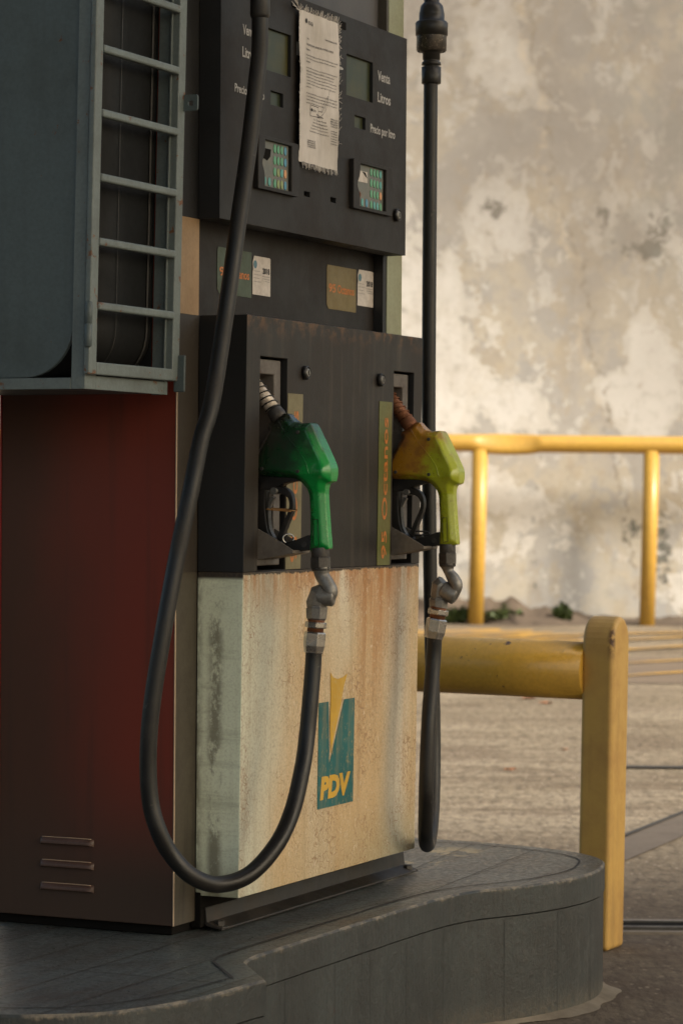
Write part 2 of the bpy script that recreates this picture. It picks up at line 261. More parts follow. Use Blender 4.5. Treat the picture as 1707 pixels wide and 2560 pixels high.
# long vertical crack filled with ochre
cx = m.ma('ADD', m.ma('ADD', x, m.mul(m.ma('SUBTRACT', m.noise(1.3, 6, .65, (0, 0, 1), (0, 0, 3)), .5), .9)), m.ma('MULTIPLY', z, .20))
c = m.mix(m.mul(m.band(cx, 2.38, .01, .05), m.mr(d, .45, .6), .40), c, (.44, .36, .25)); c = m.mix(m.mul(m.band(cx, 2.45, .003, .02), m.mr(f, .42, .6), .75), c, (.18, .15, .11))
mold = m.mul(m.mr(m.noise(3.4, 9, .75, (1.3, 1, .8), (4.4, 0, 2.2)), .655, .685), m.mr(m.noise(.6, 3, .5, off=(8, 0, 3)), .38, .50)); c = m.mix(m.mul(mold, .9), c, (.055, .060, .050))
bl = m.mul(m.mr(m.ma('ADD', z, m.mul(m.noise(3.0, 7, .7), .35)), .22, .02), .75); c = m.mix(bl, c, (.10, .08, .055))
m.col(c); m.bump(m.mr(light, .555, .566), .35, .012); m.bump(f, .35, .012); MT['plaster'] = m.m
MT['leaf'] = paint('weed_leaf', (.075, .105, .025), (.06, .055, .02), .6, .5, 20, 0); MT['soil'] = paint('dry_soil', (.11, .08, .055), (.05, .035, .025), .9, .6, 6, 0, bump=1., fine=25)
MT['canopy'] = paint('blocker_paint', (.10, .09, .08), (.05, .045, .04), .8, .5, 1, 0)
# ------------------------------------------------------------------ geometry builder
class Geo:
    def __init__(s): s.v = []; s.f = []; s.m = []; s.s = []
    def add(s, vs, fs, m=0, sm=False):
        o = len(s.v); s.v += [tuple(q) for q in vs]
        for f in fs: s.f.append([i + o for i in f]); s.m.append(m); s.s.append(sm)
        return s
    def box(s, x0, x1, y0, y1, z0, z1, m=0):
        return s.add([(x, y, z) for z in (z0, z1) for y in (y0, y1) for x in (x0, x1)], [(0, 1, 3, 2), (4, 6, 7, 5), (0, 4, 5, 1), (2, 3, 7, 6), (0, 2, 6, 4), (1, 5, 7, 3)], m)
    def prism(s, pts, fa, fb, m=0, sm=False):      # pts 2-D, fa/fb map a 2-D point to each end
        n = len(pts); return s.add([fa(*p) for p in pts] + [fb(*p) for p in pts], [list(range(n))[::-1], list(range(n, 2 * n))], m).addside(n, m, sm)
    def addside(s, n, m, sm):
        o = len(s.v) - 2 * n
        for i in range(n): s.f.append([o + i, o + (i + 1) % n, o + n + (i + 1) % n, o + n + i]); s.m.append(m); s.s.append(sm)
        return s
    def tube(s, path, rad, n=20, m=0, caps=True):
        P = [Vector(p) for p in path]; R = rad if isinstance(rad, (list, tuple)) else [rad] * len(P)
        T = [(P[min(i + 1, len(P) - 1)] - P[max(i - 1, 0)]).normalized() for i in range(len(P))]
        N = T[0].orthogonal().normalized(); vs = []
        for i, p in enumerate(P):
            N = (N - T[i] * N.dot(T[i])).normalized(); B = T[i].cross(N)
            vs += [p + (N * math.cos(2 * math.pi * k / n) + B * math.sin(2 * math.pi * k / n)) * R[i] for k in range(n)]
        fs = [(i * n + k, i * n + (k + 1) % n, (i + 1) * n + (k + 1) % n, (i + 1) * n + k) for i in range(len(P) - 1) for k in range(n)]
        s.add(vs, fs, m, True)
        if caps: s.add(vs[:n], [list(range(n))[::-1]], m); s.add(vs[-n:], [list(range(n))], m)
        return s
    def lathe(s, prof, p, ax, n=28, m=0, sm=True, caps=True):   # prof: (radius, distance along ax)
        p = Vector(p); ax = Vector(ax).normalized(); N = ax.orthogonal().normalized(); B = ax.cross(N); vs = []
        for r, h in prof: vs += [p + ax * h + (N * math.cos(2 * math.pi * k / n) + B * math.sin(2 * math.pi * k / n)) * r for k in range(n)]
        s.add(vs, [(i * n + k, i * n + (k + 1) % n, (i + 1) * n + (k + 1) % n, (i + 1) * n + k) for i in range(len(prof) - 1) for k in range(n)], m, sm)
        if caps: s.add(vs[:n], [list(range(n))[::-1]], m); s.add(vs[-n:], [list(range(n))], m)
        return s
    def grid(s, fn, nu, nv, m=0, sm=True):
        return s.add([fn(i / nu, j / nv) for j in range(nv + 1) for i in range(nu + 1)], [(j * (nu + 1) + i, j * (nu + 1) + i + 1, (j + 1) * (nu + 1) + i + 1, (j + 1) * (nu + 1) + i) for j in range(nv) for i in range(nu)], m, sm)
    def plate(s, x0, x1, z0, z1, yf, yb, holes=(), m=0, mside=None):   # slab in x-z with rectangular holes; yf(z) front, yb back
        xs = sorted({x0, x1, *[h[0] for h in holes], *[h[1] for h in holes]}); zs = sorted({z0, z1, *[h[2] for h in holes], *[h[3] for h in holes]})
        ms = m if mside is None else mside
        solid = lambda i, j: 0 <= i < len(xs) - 1 and 0 <= j < len(zs) - 1 and not any(h[0] <= (xs[i] + xs[i + 1]) / 2 <= h[1] and h[2] <= (zs[j] + zs[j + 1]) / 2 <= h[3] for h in holes)
        nx = len(xs); vs = [(x, yf(z), z) for z in zs for x in xs] + [(x, yb, z) for z in zs for x in xs]; K = nx * len(zs)
        fs = []; fm = []
        for j in range(len(zs) - 1):
            for i in range(nx - 1):
                if not solid(i, j): continue
                a, b, c, d = j * nx + i, j * nx + i + 1, (j + 1) * nx + i + 1, (j + 1) * nx + i
                fs.append((a, b, c, d)); fm.append(m); fs.append((a + K, d + K, c + K, b + K)); fm.append(m)
                for (di, dj, p, q) in ((0, -1, a, b), (1, 0, b, c), (0, 1, c, d), (-1, 0, d, a)):
                    if not solid(i + di, j + dj): fs.append((p, p + K, q + K, q)); fm.append(ms)
        for f, k in zip(fs, fm): pass
        o = len(s.v); s.v += vs
        for f, k in zip(fs, fm): s.f.append([q + o for q in f]); s.m.append(k); s.s.append(False)
        return s
class Thing:
    def __init__(s, name, label=None, cat=None, loc=(0, 0, 0), frame='D', group=None, kind=None, single=None):
        s.loc = loc; s.frame = frame; s.rot = math.pi / 2 - A if frame == 'D' else 0
        s.wl = OO + Ud * loc[0] + Vd * loc[1] + Vector((0, 0, loc[2])) if frame == 'D' else Vector(loc)
        s.root = None
        s.props = (label, cat, group, kind)
        if not single:
            s.root = bpy.data.objects.new(name, None); COL.objects.link(s.root); s.root.empty_display_size = .05
            s.root.location = s.wl; s.root.rotation_euler = (0, 0, s.rot); s.tag(s.root)
    def tag(s, o):
        for k, v in zip(('label', 'category', 'group', 'kind'), s.props):
            if v: o[k] = v
    def conv(s, p):
        l = s.loc
        return (p[0] - l[0], -(p[1] - l[1]), p[2] - l[2]) if s.frame == 'D' else (p[0] - l[0], p[1] - l[1], p[2] - l[2])
    def part(s, name, g, mats, parent=None, bevel=0, label=None, seg=2, remesh=0, merge=True, recalc=True):
        me = bpy.data.meshes.new(name); me.from_pydata([s.conv(p) for p in g.v], [], g.f)
        for mt in (mats if isinstance(mats, (list, tuple)) else [mats]): me.materials.append(MT[mt] if isinstance(mt, str) else mt)
        for p, k, sm in zip(me.polygons, g.m, g.s): p.material_index = k; p.use_smooth = sm
        bm = bmesh.new(); bm.from_mesh(me)
        if merge: bmesh.ops.remove_doubles(bm, verts=bm.verts, dist=1e-6)
        if recalc: bmesh.ops.recalc_face_normals(bm, faces=bm.faces)
        bm.to_mesh(me); bm.free()
        o = bpy.data.objects.new(name, me); COL.objects.link(o)
        if parent is not None: o.parent = parent
        elif s.root is not None: o.parent = s.root
        else: o.location = s.wl; o.rotation_euler = (0, 0, s.rot); s.tag(o); s.root = o
        if remesh:
            r = o.modifiers.new('r', 'REMESH'); r.mode = 'VOXEL'; r.voxel_size = remesh; r.use_smooth_shade = True
            q = o.modifiers.new('s', 'SMOOTH'); q.factor = .5; q.iterations = 5
        if bevel:
            b = o.modifiers.new('b', 'BEVEL'); b.width = bevel; b.segments = seg; b.limit_method = 'ANGLE'; b.angle_limit = math.radians(40)
        if label: o['label'] = label
        return o
def cr(pts, k=10):      # Catmull-Rom through points of any dimension
    P = [Vector(p) for p in pts]; P = [P[0] * 2 - P[1]] + P + [P[-1] * 2 - P[-2]]; out = []
    for i in range(1, len(P) - 2):
        for j in range(k):
            t = j / k; a, b, c, d = P[i - 1], P[i], P[i + 1], P[i + 2]
            out.append(.5 * ((2 * b) + (c - a) * t + (2 * a - 5 * b + 4 * c - d) * t * t + (3 * b - a - 3 * c + d) * t ** 3))
    return out + [P[-2]]
_tc = {}
def text_geo(body, bold=.0, font_shear=0.):
    k = (body, bold, font_shear)
    if k in _tc: return _tc[k]
    cu = bpy.data.curves.new('t', 'FONT'); cu.body = body; cu.size = 1; cu.offset = bold; cu.shear = font_shear; cu.resolution_u = 3
    ob = bpy.data.objects.new('t', cu); COL.objects.link(ob); dg = bpy.context.evaluated_depsgraph_get()
    me = bpy.data.meshes.new_from_object(ob.evaluated_get(dg)); vs = [(v.co.x, v.co.y) for v in me.vertices]; fs = [list(p.vertices) for p in me.polygons]
    bpy.data.objects.remove(ob); bpy.data.curves.remove(cu); bpy.data.meshes.remove(me)
    x0 = min(v[0] for v in vs); x1 = max(v[0] for v in vs); y0 = min(v[1] for v in vs); y1 = max(v[1] for v in vs)
    _tc[k] = ([((a - x0) / (x1 - x0), (b - y0) / (y1 - y0)) for a, b in vs], fs); return _tc[k]
def put_text(g, body, u0, u1, z0, z1, v, bold=0., up=False, m=0, plane='v', shear=0.):
    vs, fs = text_geo(body, bold, shear)
    if up: fn = lambda a, b: (u0 + (u1 - u0) * (1 - b), v, z0 + (z1 - z0) * a)       # reads upwards
    else: fn = lambda a, b: (u0 + (u1 - u0) * a, v, z0 + (z1 - z0) * b)
    if plane == 'u': fn2 = fn; fn = lambda a, b: (lambda q: (q[1], q[0], q[2]))(fn2(a, b))
    return g.add([fn(a, b) for a, b in vs], fs, m)
def rect_v(cfn, x0, y0, x1, y1, v):     # rectangle on the plane v from two photo corners, corrected for the slope
    u0, za = on_v(*cfn(x0, y0), v); u1, zb = on_v(*cfn(x1, y1), v); return u0, u1, zb, za

# ================================================================== SETTING
g = Geo(); g.add([(-90, -60, G0), (90, -60, G0), (90, 120, G0), (-90, 120, G0)], [(0, 1, 2, 3)])
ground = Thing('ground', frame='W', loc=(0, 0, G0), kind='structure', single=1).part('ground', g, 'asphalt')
# concrete strip and joints of the forecourt, measured on the ground
gs = Thing('pavement', frame='W', loc=(0, 0, G0), kind='structure')
def ground_quad(g, pts, dz, m=0): g.add([(lambda p: (p.x, p.y, G0 + dz))(on_z(a, b, G0)) for a, b in pts], [(0, 1, 2, 3)], m)
g = Geo(); ground_quad(g, [(900, 1640), (2300, 1650), (2300, 1716), (900, 1704)], .004); gs.part('slab_band', g, paint('brown_slab', (.17, .125, .085), (.11, .08, .055), .8, .6, 1.2, 0, bump=.5, fine=20))  # darker brown band across the forecourt
g = Geo(); ground_quad(g, [(1370, 2180), (1900, 1950), (1900, 2010), (1420, 2215)], .004); gs.part('slab_band', g, paint('stained_concrete_band', (.115, .09, .068), (.06, .045, .034), .8, .7, 3, .0, bump=.6, fine=50))
MT['joint'] = plain('joint_tar', (.035, .031, .027), .8)
g = Geo(); ground_quad(g, [(1560, 1918), (2300, 1924), (2300, 1930), (1560, 1923)], .008); ground_quad(g, [(1550, 2094), (1900, 1954), (1900, 1960), (1560, 2097)], .008)
gs.part('joint', g, 'joint')
# yellow hatching in front of the wall
def worn_line():
    m = M('worn_road_yellow', .8, spec=.2); k = m.mr(m.noise(3.2, 9, .8, (.6, 1, 1)), .43, .54); c = m.mix(m.mr(m.noise(1.1, 5), .4, .65), (.50, .28, .05), (.40, .25, .08)); m.col(m.mix(m.mul(k, .85), c, (.24, .175, .11))); m.bump(m.noise(26, 6, .75), .6, .006); return m.m
g = Geo()
for i, (xa, ya, xb, yb) in enumerate([(900, 1582, 1250, 1574), (900, 1600, 1380, 1581), (900, 1625, 1450, 1593), (1050, 1640, 1480, 1606), (1560, 1600, 1900, 1583), (900, 1590, 1330, 1577), (900, 1612, 1420, 1586), (900, 1640, 1480, 1600), (1130, 1648, 1760, 1612), (1400, 1668, 1900, 1640), (1480, 1696, 1900, 1668), (1300, 1590, 1900, 1578)]):
    t = 5.0 if xa < 1300 else 3.4; ground_quad(g, [(xa, ya), (xb, yb), (xb, yb + t), (xa, ya + t * 1.2)], .009 + .0001 * i)
Thing('road_marking', frame='W', loc=(0, 0, G0), kind='structure', single=1).part('road_marking', g, worn_line())
# drain channel with a slotted steel edge
a = on_z(1400, 2318, G0); b = on_z(2000, 2332, G0)
g = Geo(); g.box(.45, 3.0, a.y - .10, a.y + .10, G0, G0 + .006); dr = Thing('drain_channel', 'narrow steel edged drain channel set in the asphalt beside the yellow post', 'drain', (.6, a.y, G0), 'W')
dr.part('channel_frame', g, 'conc'); g = Geo(); g.box(.46, 3.0, a.y - .045, a.y + .012, G0 + .0075, G0 + .0105); dr.part('slot', g, 'dark'); g = Geo(); g.box(.46, 3.0, a.y + .013, a.y + .024, G0 + .006, G0 + .014); g.box(.46, 3.0, a.y - .075, a.y - .047, G0 + .006, G0 + .013); dr.part('steel_edge', g, 'darkmetal')
# ---- wall
WY = 22.55
g = Geo(); g.box(-14, 16, WY, WY + .3, G0 - .2, 8.5)
Thing('plaster_wall', 'tall weathered plaster wall with peeling beige and grey paint behind the yellow rail', 'wall', (0, WY, G0), 'W', single=1).part('plaster_wall', g, 'plaster')
# ---- soil along the wall foot
g = Geo(); rnd = random.Random(3)
def soil(a, b):
    x = -1 + a * 6; k = 1.1 * math.exp(-((x - 1.0) / .55) ** 2) + .30 + .35 * math.exp(-((x - 1.75) / .15) ** 2)
    h = max(0, (1 - b) * .19 * k * (.75 + .25 * math.sin(x * 17) * math.sin(x * 7.3 + 1) + .18 * rnd.random())) if b < 1 else 0
    return (x, WY - .02 - b * (.35 + .15 * math.sin(x * 5) + .08 * rnd.random()), G0 + .003 + h * (1 if x < 3 else .5))
g.grid(soil, 150, 8)
Thing('soil', frame='W', loc=(0, WY, G0), kind='stuff', label='dark dry soil and litter banked along the foot of the wall', cat='soil', single=1).part('soil', g, 'soil')
# ---- weeds
def weed(px, n, hgt, spr, label):
    p = on_z(px, 1552, G0); y = WY - .30; p = Vector((on_y(px, 1552, y).x, y, G0)); r = random.Random(int(px)); g = Geo(); gs_ = Geo()
    for i in range(n):
        a = r.random() * 6.28; d = spr * r.random() ** .6; h = hgt * (.15 + .85 * r.random()) * (1 - .5 * d / spr); q = p + Vector((math.cos(a) * d, math.sin(a) * d * .5, h + .03)); s = .018 + .02 * r.random(); ax = Vector((r.uniform(-1, 1), r.uniform(-1, 1), r.uniform(-.3, 1))).normalized(); sd_ = ax.cross(Vector((r.random(), r.random(), r.random()))).normalized()
        g.add([q - ax * s, q + sd_ * s * .45, q + ax * s, q - sd_ * s * .45], [(0, 1, 2), (0, 2, 3)])
        if i % 6 == 0: gs_.tube([p + Vector((r.uniform(-.02, .02), 0, 0)), (p + q) / 2 + Vector((0, 0, .02)), q], .003, 5)
    t = Thing('weed', label, 'weed', tuple(p), 'W', 'weeds at the foot of the wall'); t.part('leaves', g, 'leaf', merge=False, recalc=False); t.part('stem', gs_, 'leaf')
weed(1128, 200, .10, .09, 'low green weed left of the left rail post at the wall foot')
weed(1156, 300, .12, .11, 'bright round green weed touching the left rail post')
weed(1256, 150, .13, .16, 'sparse brownish weed right of the left rail post')
weed(1404, 160, .16, .08, 'small dark green weed midway between the two rail posts')
# ---- far yellow pipe rail
RY = 22.17; ra = on_y(1192, 1108, RY); t = Thing('pipe_rail', 'yellow steel pipe rail with a dent standing before the plaster wall', 'railing', (1.07, RY, G0), 'W')
g = Geo(); n = 32; xs = [-3 + i * .03 for i in range(300)]
d0, d1 = on_y(1190, 1100, RY).x, on_y(1345, 1100, RY).x; vs = []
for x in xs:
    k = max(0, 1 - ((x - (d0 + d1) / 2) / ((d1 - d0) / 2)) ** 2) if d0 < x < d1 else 0
    for j in range(n):
        q = 2 * math.pi * j / n; r = .069; yy, zz = -math.cos(q) * r, math.sin(q) * r
        if k: dd = k ** .6; yy = yy + dd * .045 * max(0, math.cos(q - .45)) ** 2; zz = zz - .020 * dd * max(0, -math.sin(q)) + .006 * dd * max(0, math.sin(q))
        vs.append((x, RY + yy, ra.z + zz - .004 * (x - 1)))
g.add(vs, [(i * n + k, i * n + (k + 1) % n, (i + 1) * n + (k + 1) % n, (i + 1) * n + k) for i in range(len(xs) - 1) for k in range(n)], 0, True); t.part('top_rail', g, 'yellow_far')
for px, lab in ((1196, None), (1624, None), (770, None), (2060, None)):
    q = on_y(px, 1340, RY); g = Geo(); g.tube([(q.x - .02, RY, G0), (q.x - .005, RY, .5), (q.x + .006, RY, ra.z - .05)], .062, 24); t.part('post', g, 'yellow_far')
# ---- near yellow guard: arched post and thick beam
Ag = .49; ug = Vector((math.sin(Ag), math.cos(Ag), 0)); vg = Vector((math.cos(Ag), -math.sin(Ag), 0))
bp = on_z(1519, 2380, G0); zt = .484
MT['yellow_post'] = paint('yellow_post_paint', (.52, .30, .075), (.25, .135, .04), .42, .65, 8, .5, .10, (.07, .03, .018), bump=.35, fine=110)
m = M('post_paint_chipped', .42); x, y, z = m.sep(); n_ = m.noise(8, 6, .65); st_ = m.noise(40, 5, .65, (1, 1, .08)); fn = m.noise(110, 4, .7)
c = m.mix(m.mr(n_, .38, .72), (.52, .32, .085), (.42, .24, .065)); c = m.mix(m.mul(m.mr(st_, .5, .75), .28), c, (.22, .12, .04))
ch = m.mul(m.mr(m.ma('ADD', m.ma('ABSOLUTE', m.ma('SUBTRACT', x, .004)), m.ma('ABSOLUTE', m.ma('SUBTRACT', y, -.002))), .006, .022, 1., 0.), m.mr(z, .64, .70), m.mr(m.noise(55, 7, .75), .40, .50)); c = m.mix(m.mul(ch, .95), c, (.07, .025, .015))
c2_ = m.mr(m.noise(26, 8, .78, off=(2, 1, 5)), .685, .70); c = m.mix(m.mul(c2_, .8), c, (.10, .06, .03)); lo_ = m.mul(m.mr(z, .22, .0), m.mr(st_, .35, .65)); c = m.mix(m.mul(lo_, .5), c, (.16, .09, .04))
m.col(c); m.rough(m.mr(n_, .3, .7, .34, .55)); m.bump(m.ma('SUBTRACT', fn, m.ma('ADD', ch, c2_)), .35, .0015); MT['yellow_post'] = m.m
gt = Thing('guard_rail', 'thick yellow crash guard with round topped post and horizontal beam beside the pump island', 'guard rail', tuple(bp), 'W')
def arch_post(c, wu, wv):
    g = Geo(); pr = [(-wu / 2, G0), (-wu / 2, zt - wu * .62)]
    pr += [(-wu / 2 * math.cos(math.pi * k / 14), zt - wu * .62 + wu * .62 * math.sin(math.pi * k / 14)) for k in range(1, 14)] + [(wu / 2, zt - wu * .62), (wu / 2, G0)]
    g.prism(pr, lambda a, z: tuple(c + ug * a + Vector((0, 0, z))), lambda a, z: tuple(c + ug * a - vg * wv + Vector((0, 0, z)))); return g
pc = bp + ug * .045; pc.z = 0; WV = .077
lean = lambda gg: [gg.v.__setitem__(i, (q[0] + .012 * (q[2] - G0), q[1], q[2])) for i, q in enumerate(gg.v)]
g = arch_post(pc, .098, WV); lean(g); p1 = gt.part('post', g, 'yellow_post', bevel=.011, seg=4)
pc2 = pc - vg * 1.25; g = arch_post(pc2, .094, WV); gt.part('post', g, 'yellow_post', bevel=.006, seg=3)
bz = on_y(1464, 1677, (pc - vg * WV).y).z
g = Geo(); g.tube([tuple(pc - vg * s + Vector((0, 0, bz + (s - WV) * .004))) for s in (WV - .01, .3, .6, .9, 1.25)], .0655, 40); gt.part('beam', g, 'yellow')
# ---- pump island
half = [(-.30, .322), (-.50, .300), (-.652, .235), (-.735, .12), (-.775, -.02), (-.785, -.17)]
def smooth(pts, k=6): return [tuple(p) for p in cr([(a, b) for a, b in pts], k)]
right = smooth([(-.17, .222), (-.11, .209), (.046, .209), (.30, .214), (.50, .217), (.62, .222), (.70, .231), (.778, .255), (.86, .298), (.947, .332), (1.05, .353), (1.14, .355), (1.217, .341), (1.29, .318), (1.348, .278), (1.402, .210), (1.44, .11), (1.462, -.02), (1.468, -.17)], 5)
left = smooth(half, 6)
edge_pos = left[::-1] + right          # from near tip along +v side to far tip
outline = edge_pos + [(a, -.34 - b) for a, b in edge_pos[::-1][1:-1]]
def inset(o, d):
    n = len(o); r = []
    for i in range(n):
        a, b, c = Vector(o[i - 1]), Vector(o[i]), Vector(o[(i + 1) % n]); e1 = (b - a).normalized(); e2 = (c - b).normalized(); nn = Vector((e1.y + e2.y, -e1.x - e2.x))
        r.append(tuple(b + nn.normalized() * d) if nn.length > 1e-6 else tuple(b))
    return r
area = sum(outline[i][0] * outline[(i + 1) % len(outline)][1] - outline[(i + 1) % len(outline)][0] * outline[i][1] for i in range(len(outline)))
sg = -1 if area > 0 else 1              # inset() with +d moves outwards for counter-clockwise outlines
isl = Thing('pump_island', frame='D', loc=(0, 0, G0), kind='structure'); loc0 = isl.loc
isl = Thing.__new__(Thing); isl.loc = (0, 0, 0); isl.frame = 'D'; isl.rot = math.pi / 2 - A; isl.wl = OO; isl.props = (None, None, None, 'structure')
for o_ in [o for o in bpy.data.objects if o.name.startswith('pump_island')]: bpy.data.objects.remove(o_)
isl.root = bpy.data.objects.new('pump_island', None); COL.objects.link(isl.root); isl.root.location = OO; isl.root.rotation_euler = (0, 0, isl.rot); isl.root['kind'] = 'structure'
CAPH = .055
def ring(g, o1, z1, o2, z2, m=0, sm=False):
    n = len(o1); g.add([(a, b, z1) for a, b in o1] + [(a, b, z2) for a, b in o2], [(i, (i + 1) % n, n + (i + 1) % n, n + i) for i in range(n)], m, sm)
rr = random.Random(5); jig = [((a + rr.uniform(-1, 1) * .0007), (b + rr.uniform(-1, 1) * .0007)) for a, b in outline]
g = Geo(); top = inset(jig, sg * .004); g.add([(a, b, 0) for a, b in top], [list(range(len(top)))], 0); ring(g, top, 0, jig, -.004, 1, True); ring(g, jig, -.004, jig, -CAPH, 1, True); lowr = inset(jig, sg * .0025); grv = inset(jig, sg * .007); ring(g, jig, -CAPH, grv, -CAPH - .0004, 1); ring(g, grv, -CAPH - .0004, grv, -CAPH - .0024, 2); ring(g, grv, -CAPH - .0024, lowr, -CAPH - .0028, 1)
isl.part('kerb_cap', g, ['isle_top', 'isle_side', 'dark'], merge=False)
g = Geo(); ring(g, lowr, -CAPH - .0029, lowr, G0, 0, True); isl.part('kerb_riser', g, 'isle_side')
g = Geo(); i1 = inset(outline, sg * .050); i2 = inset(outline, sg * .0545); ring(g, i1, .0012, i2, .0012); isl.part('border_joint', g, 'joint')
g = Geo()
def jline(p, q, w_=.0009):
    a, b = on_z(*p, 0), on_z(*q, 0); ua, va, _ = to_d(a); ub, vb, _ = to_d(b); L_ = math.hypot(ub - ua, vb - va); nx, ny = -(vb - va) / L_ * w_, (ub - ua) / L_ * w_
    g.add([(ua - nx, va - ny, .0016), (ub - nx, vb - ny, .0016), (ub + nx, vb + ny, .0016), (ua + nx, va + ny, .0016)], [(0, 1, 2, 3)])
jline((1072, 2231), (1343, 2123)); jline((1000, 2139), (1437, 2159)); jline((1040, 2174), (1379, 2187)); jline((930, 2216), (1075, 2216)); jline((815, 2290), (1000, 2250)); jline((700, 2352), (1030, 2236), .0006); jline((995, 2190), (1180, 2112))
jline((250, 2530), (560, 2425), .0008); jline((530, 2405), (575, 2445), .0008); jline((0, 2440), (430, 2400), .0006); jline((0, 2500), (250, 2440), .0006)
isl.part('tile_joint', g, 'joint')
g = Geo()                               # vertical joints on the riser
acc = 0
for i in range(1, len(lowr)):
    acc += (Vector(lowr[i]) - Vector(lowr[i - 1])).length
    if acc > .21 + .09 * math.sin(i * 1.7):
        acc = 0; p = Vector(lowr[i]); q = Vector(inset(lowr, -sg * .001)[i]); tt = (Vector(lowr[i]) - Vector(lowr[i - 1])).normalized() * .0006
        g.add([(q.x - tt.x, q.y - tt.y, -CAPH - .006), (q.x + tt.x, q.y + tt.y, -CAPH - .006), (q.x + tt.x, q.y + tt.y, G0 + .004), (q.x - tt.x, q.y - tt.y, G0 + .004)], [(0, 1, 2, 3)])
isl.part('riser_joint', g, plain('riser_seam', (.040, .042, .040), .8))
# cement fillet round the island foot
g = Geo(); r2 = random.Random(9); n = len(lowr); ou = inset(lowr, -sg * .045); fo = []
for i in range(n):
    t_ = .34 + .16 * math.sin(i * .42) + .10 * math.sin(i * .93 + 1) + r2.uniform(0, .05) + (.30 if lowr[i][0] > .95 else 0); fo.append((lowr[i][0] + (ou[i][0] - lowr[i][0]) * t_, lowr[i][1] + (ou[i][1] - lowr[i][1]) * t_))
ring(g, lowr, G0 + .010, fo, G0 + .0015, 0, True); isl.part('cement_fillet', g, 'cement')
# dry orange leaf scraps at the island foot
def scrap(px, py, s, lab):
    p = on_z(px, py, G0); g = Geo(); r = random.Random(int(px)); pts = [(math.cos(q) * s * r.uniform(.6, 1), math.sin(q) * s * .6 * r.uniform(.6, 1)) for q in [k * .7 for k in range(9)]]
    g.add([(p.x + a, p.y + b, G0 + .006 + .3 * s * abs(math.sin(a * 90 + b * 50))) for a, b in pts] + [(p.x, p.y, G0 + .006)], [(i, (i + 1) % 9, 9) for i in range(9)])
    Thing('dry_leaf', lab, 'leaf', (p.x, p.y, G0), 'W', single=1, group='dry leaves on the forecourt').part('dry_leaf', g, MT.setdefault('dryleaf', paint('dry_leaf_orange', (.30, .12, .05), (.15, .07, .035), .7)))
scrap(1197, 2553, .012, 'curled orange leaf scrap at the foot of the island near the bottom edge'); scrap(1320, 1750, .05, 'fallen orange leaf on the asphalt just under the yellow beam')
scrap(1362, 1762, .04, 'smaller orange leaf on the asphalt right of the leaf under the beam'); scrap(1275, 1930, .03, 'pale orange leaf lying mid forecourt left of the yellow post'); scrap(1410, 1879, .025, 'tiny reddish leaf on the asphalt close to the yellow post')
# ---- unseen canopy and kiosk, added to shade the pump and shape its light
cn = Thing('shade_canopy', 'unseen flat grey roof added high above the fuel pump to shade it', 'canopy', (-3.2, 3, G0), 'W')
g = Geo(); g.box(-6, 7.6, -2.4, 4.0, 5.0, 5.5); cn.part('roof_slab', g, 'canopy')
for x_, y_ in ((-4.2, -1.4), (-4.2, 3.2), (6.6, -1.4)): g = Geo(); g.tube([(x_, y_, G0), (x_, y_, 5.0)], .16, 20); cn.part('column', g, 'canopy')
g = Geo(); g.box(-16, -8.5, -12, -6, G0, 4.15); ks = Thing('shade_kiosk', 'unseen plain dark block added behind the viewer to hold back light', 'building', (0, -7, G0), 'W'); ks.part('wall', g, 'canopy')
g = Geo(); g.box(-10.5, -9.5, -5.995, -5.95, G0, 1.85); ks.part('door', g, 'darkmetal')

# ================================================================== DISPENSER
U0, U1, ZM, ZB, ZT = .0756, .8397, .6209, .062, 1.062
HU0, HU1, HZ0, HZ1, HV = .070, .8704, 1.2275, 1.655, .042
BW, BD = .9497, .3458
hv = lambda z: .0839 + (.0935 - .0839) * (z - ZB) / (ZT - ZB)
D = Thing('fuel_dispenser', 'worn black and cream fuel pump with oxblood side, two nozzle holsters and PDV logo', 'fuel pump', (0, 0, 0))
g = Geo(); g.box(.004, BW - .004, -BD + .004, -.030, .02, 2.25); D.part('body', g, 'black_side', bevel=.003)
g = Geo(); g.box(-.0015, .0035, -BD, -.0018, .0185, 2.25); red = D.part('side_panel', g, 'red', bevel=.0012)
g = Geo(); g.box(-.003, .0, -.0016, .0005, .0185, 2.25); D.part('edge_trim', g, 'edge', bevel=.0006)  # corner lip: wear and its bright highlight put into the colour
g = Geo(); g.box(-.0022, .0035, -BD - .004, -BD - .0005, .0185, 2.25); D.part('edge_trim', g, plain('bright_red_edge', (.28, .02, .012), .4))
def banded(u0, u1, bands):
    g = Geo()
    for z0, z1, k in bands: g.box(u0, u1, -.0295, 0, z0, z1, k)
    return g
D.part('corner_post', banded(.0005, U0, [(.0185, ZM - .0004, 0), (ZM, ZT - .0004, 1), (ZT, HZ0, 2), (HZ0 + .0004, 2.25, 3)]), ['strip_low', 'strip_black', 'strip_cream', 'black_side'])  # left post's top band is black: shade on cream put into the colour
D.part('corner_post', banded(.8765, BW, [(.0185, ZM - .0004, 0), (ZM, ZT - .0004, 1), (ZT, 2.25, 2)]), ['strip_low', 'strip_black', 'strip_green'])
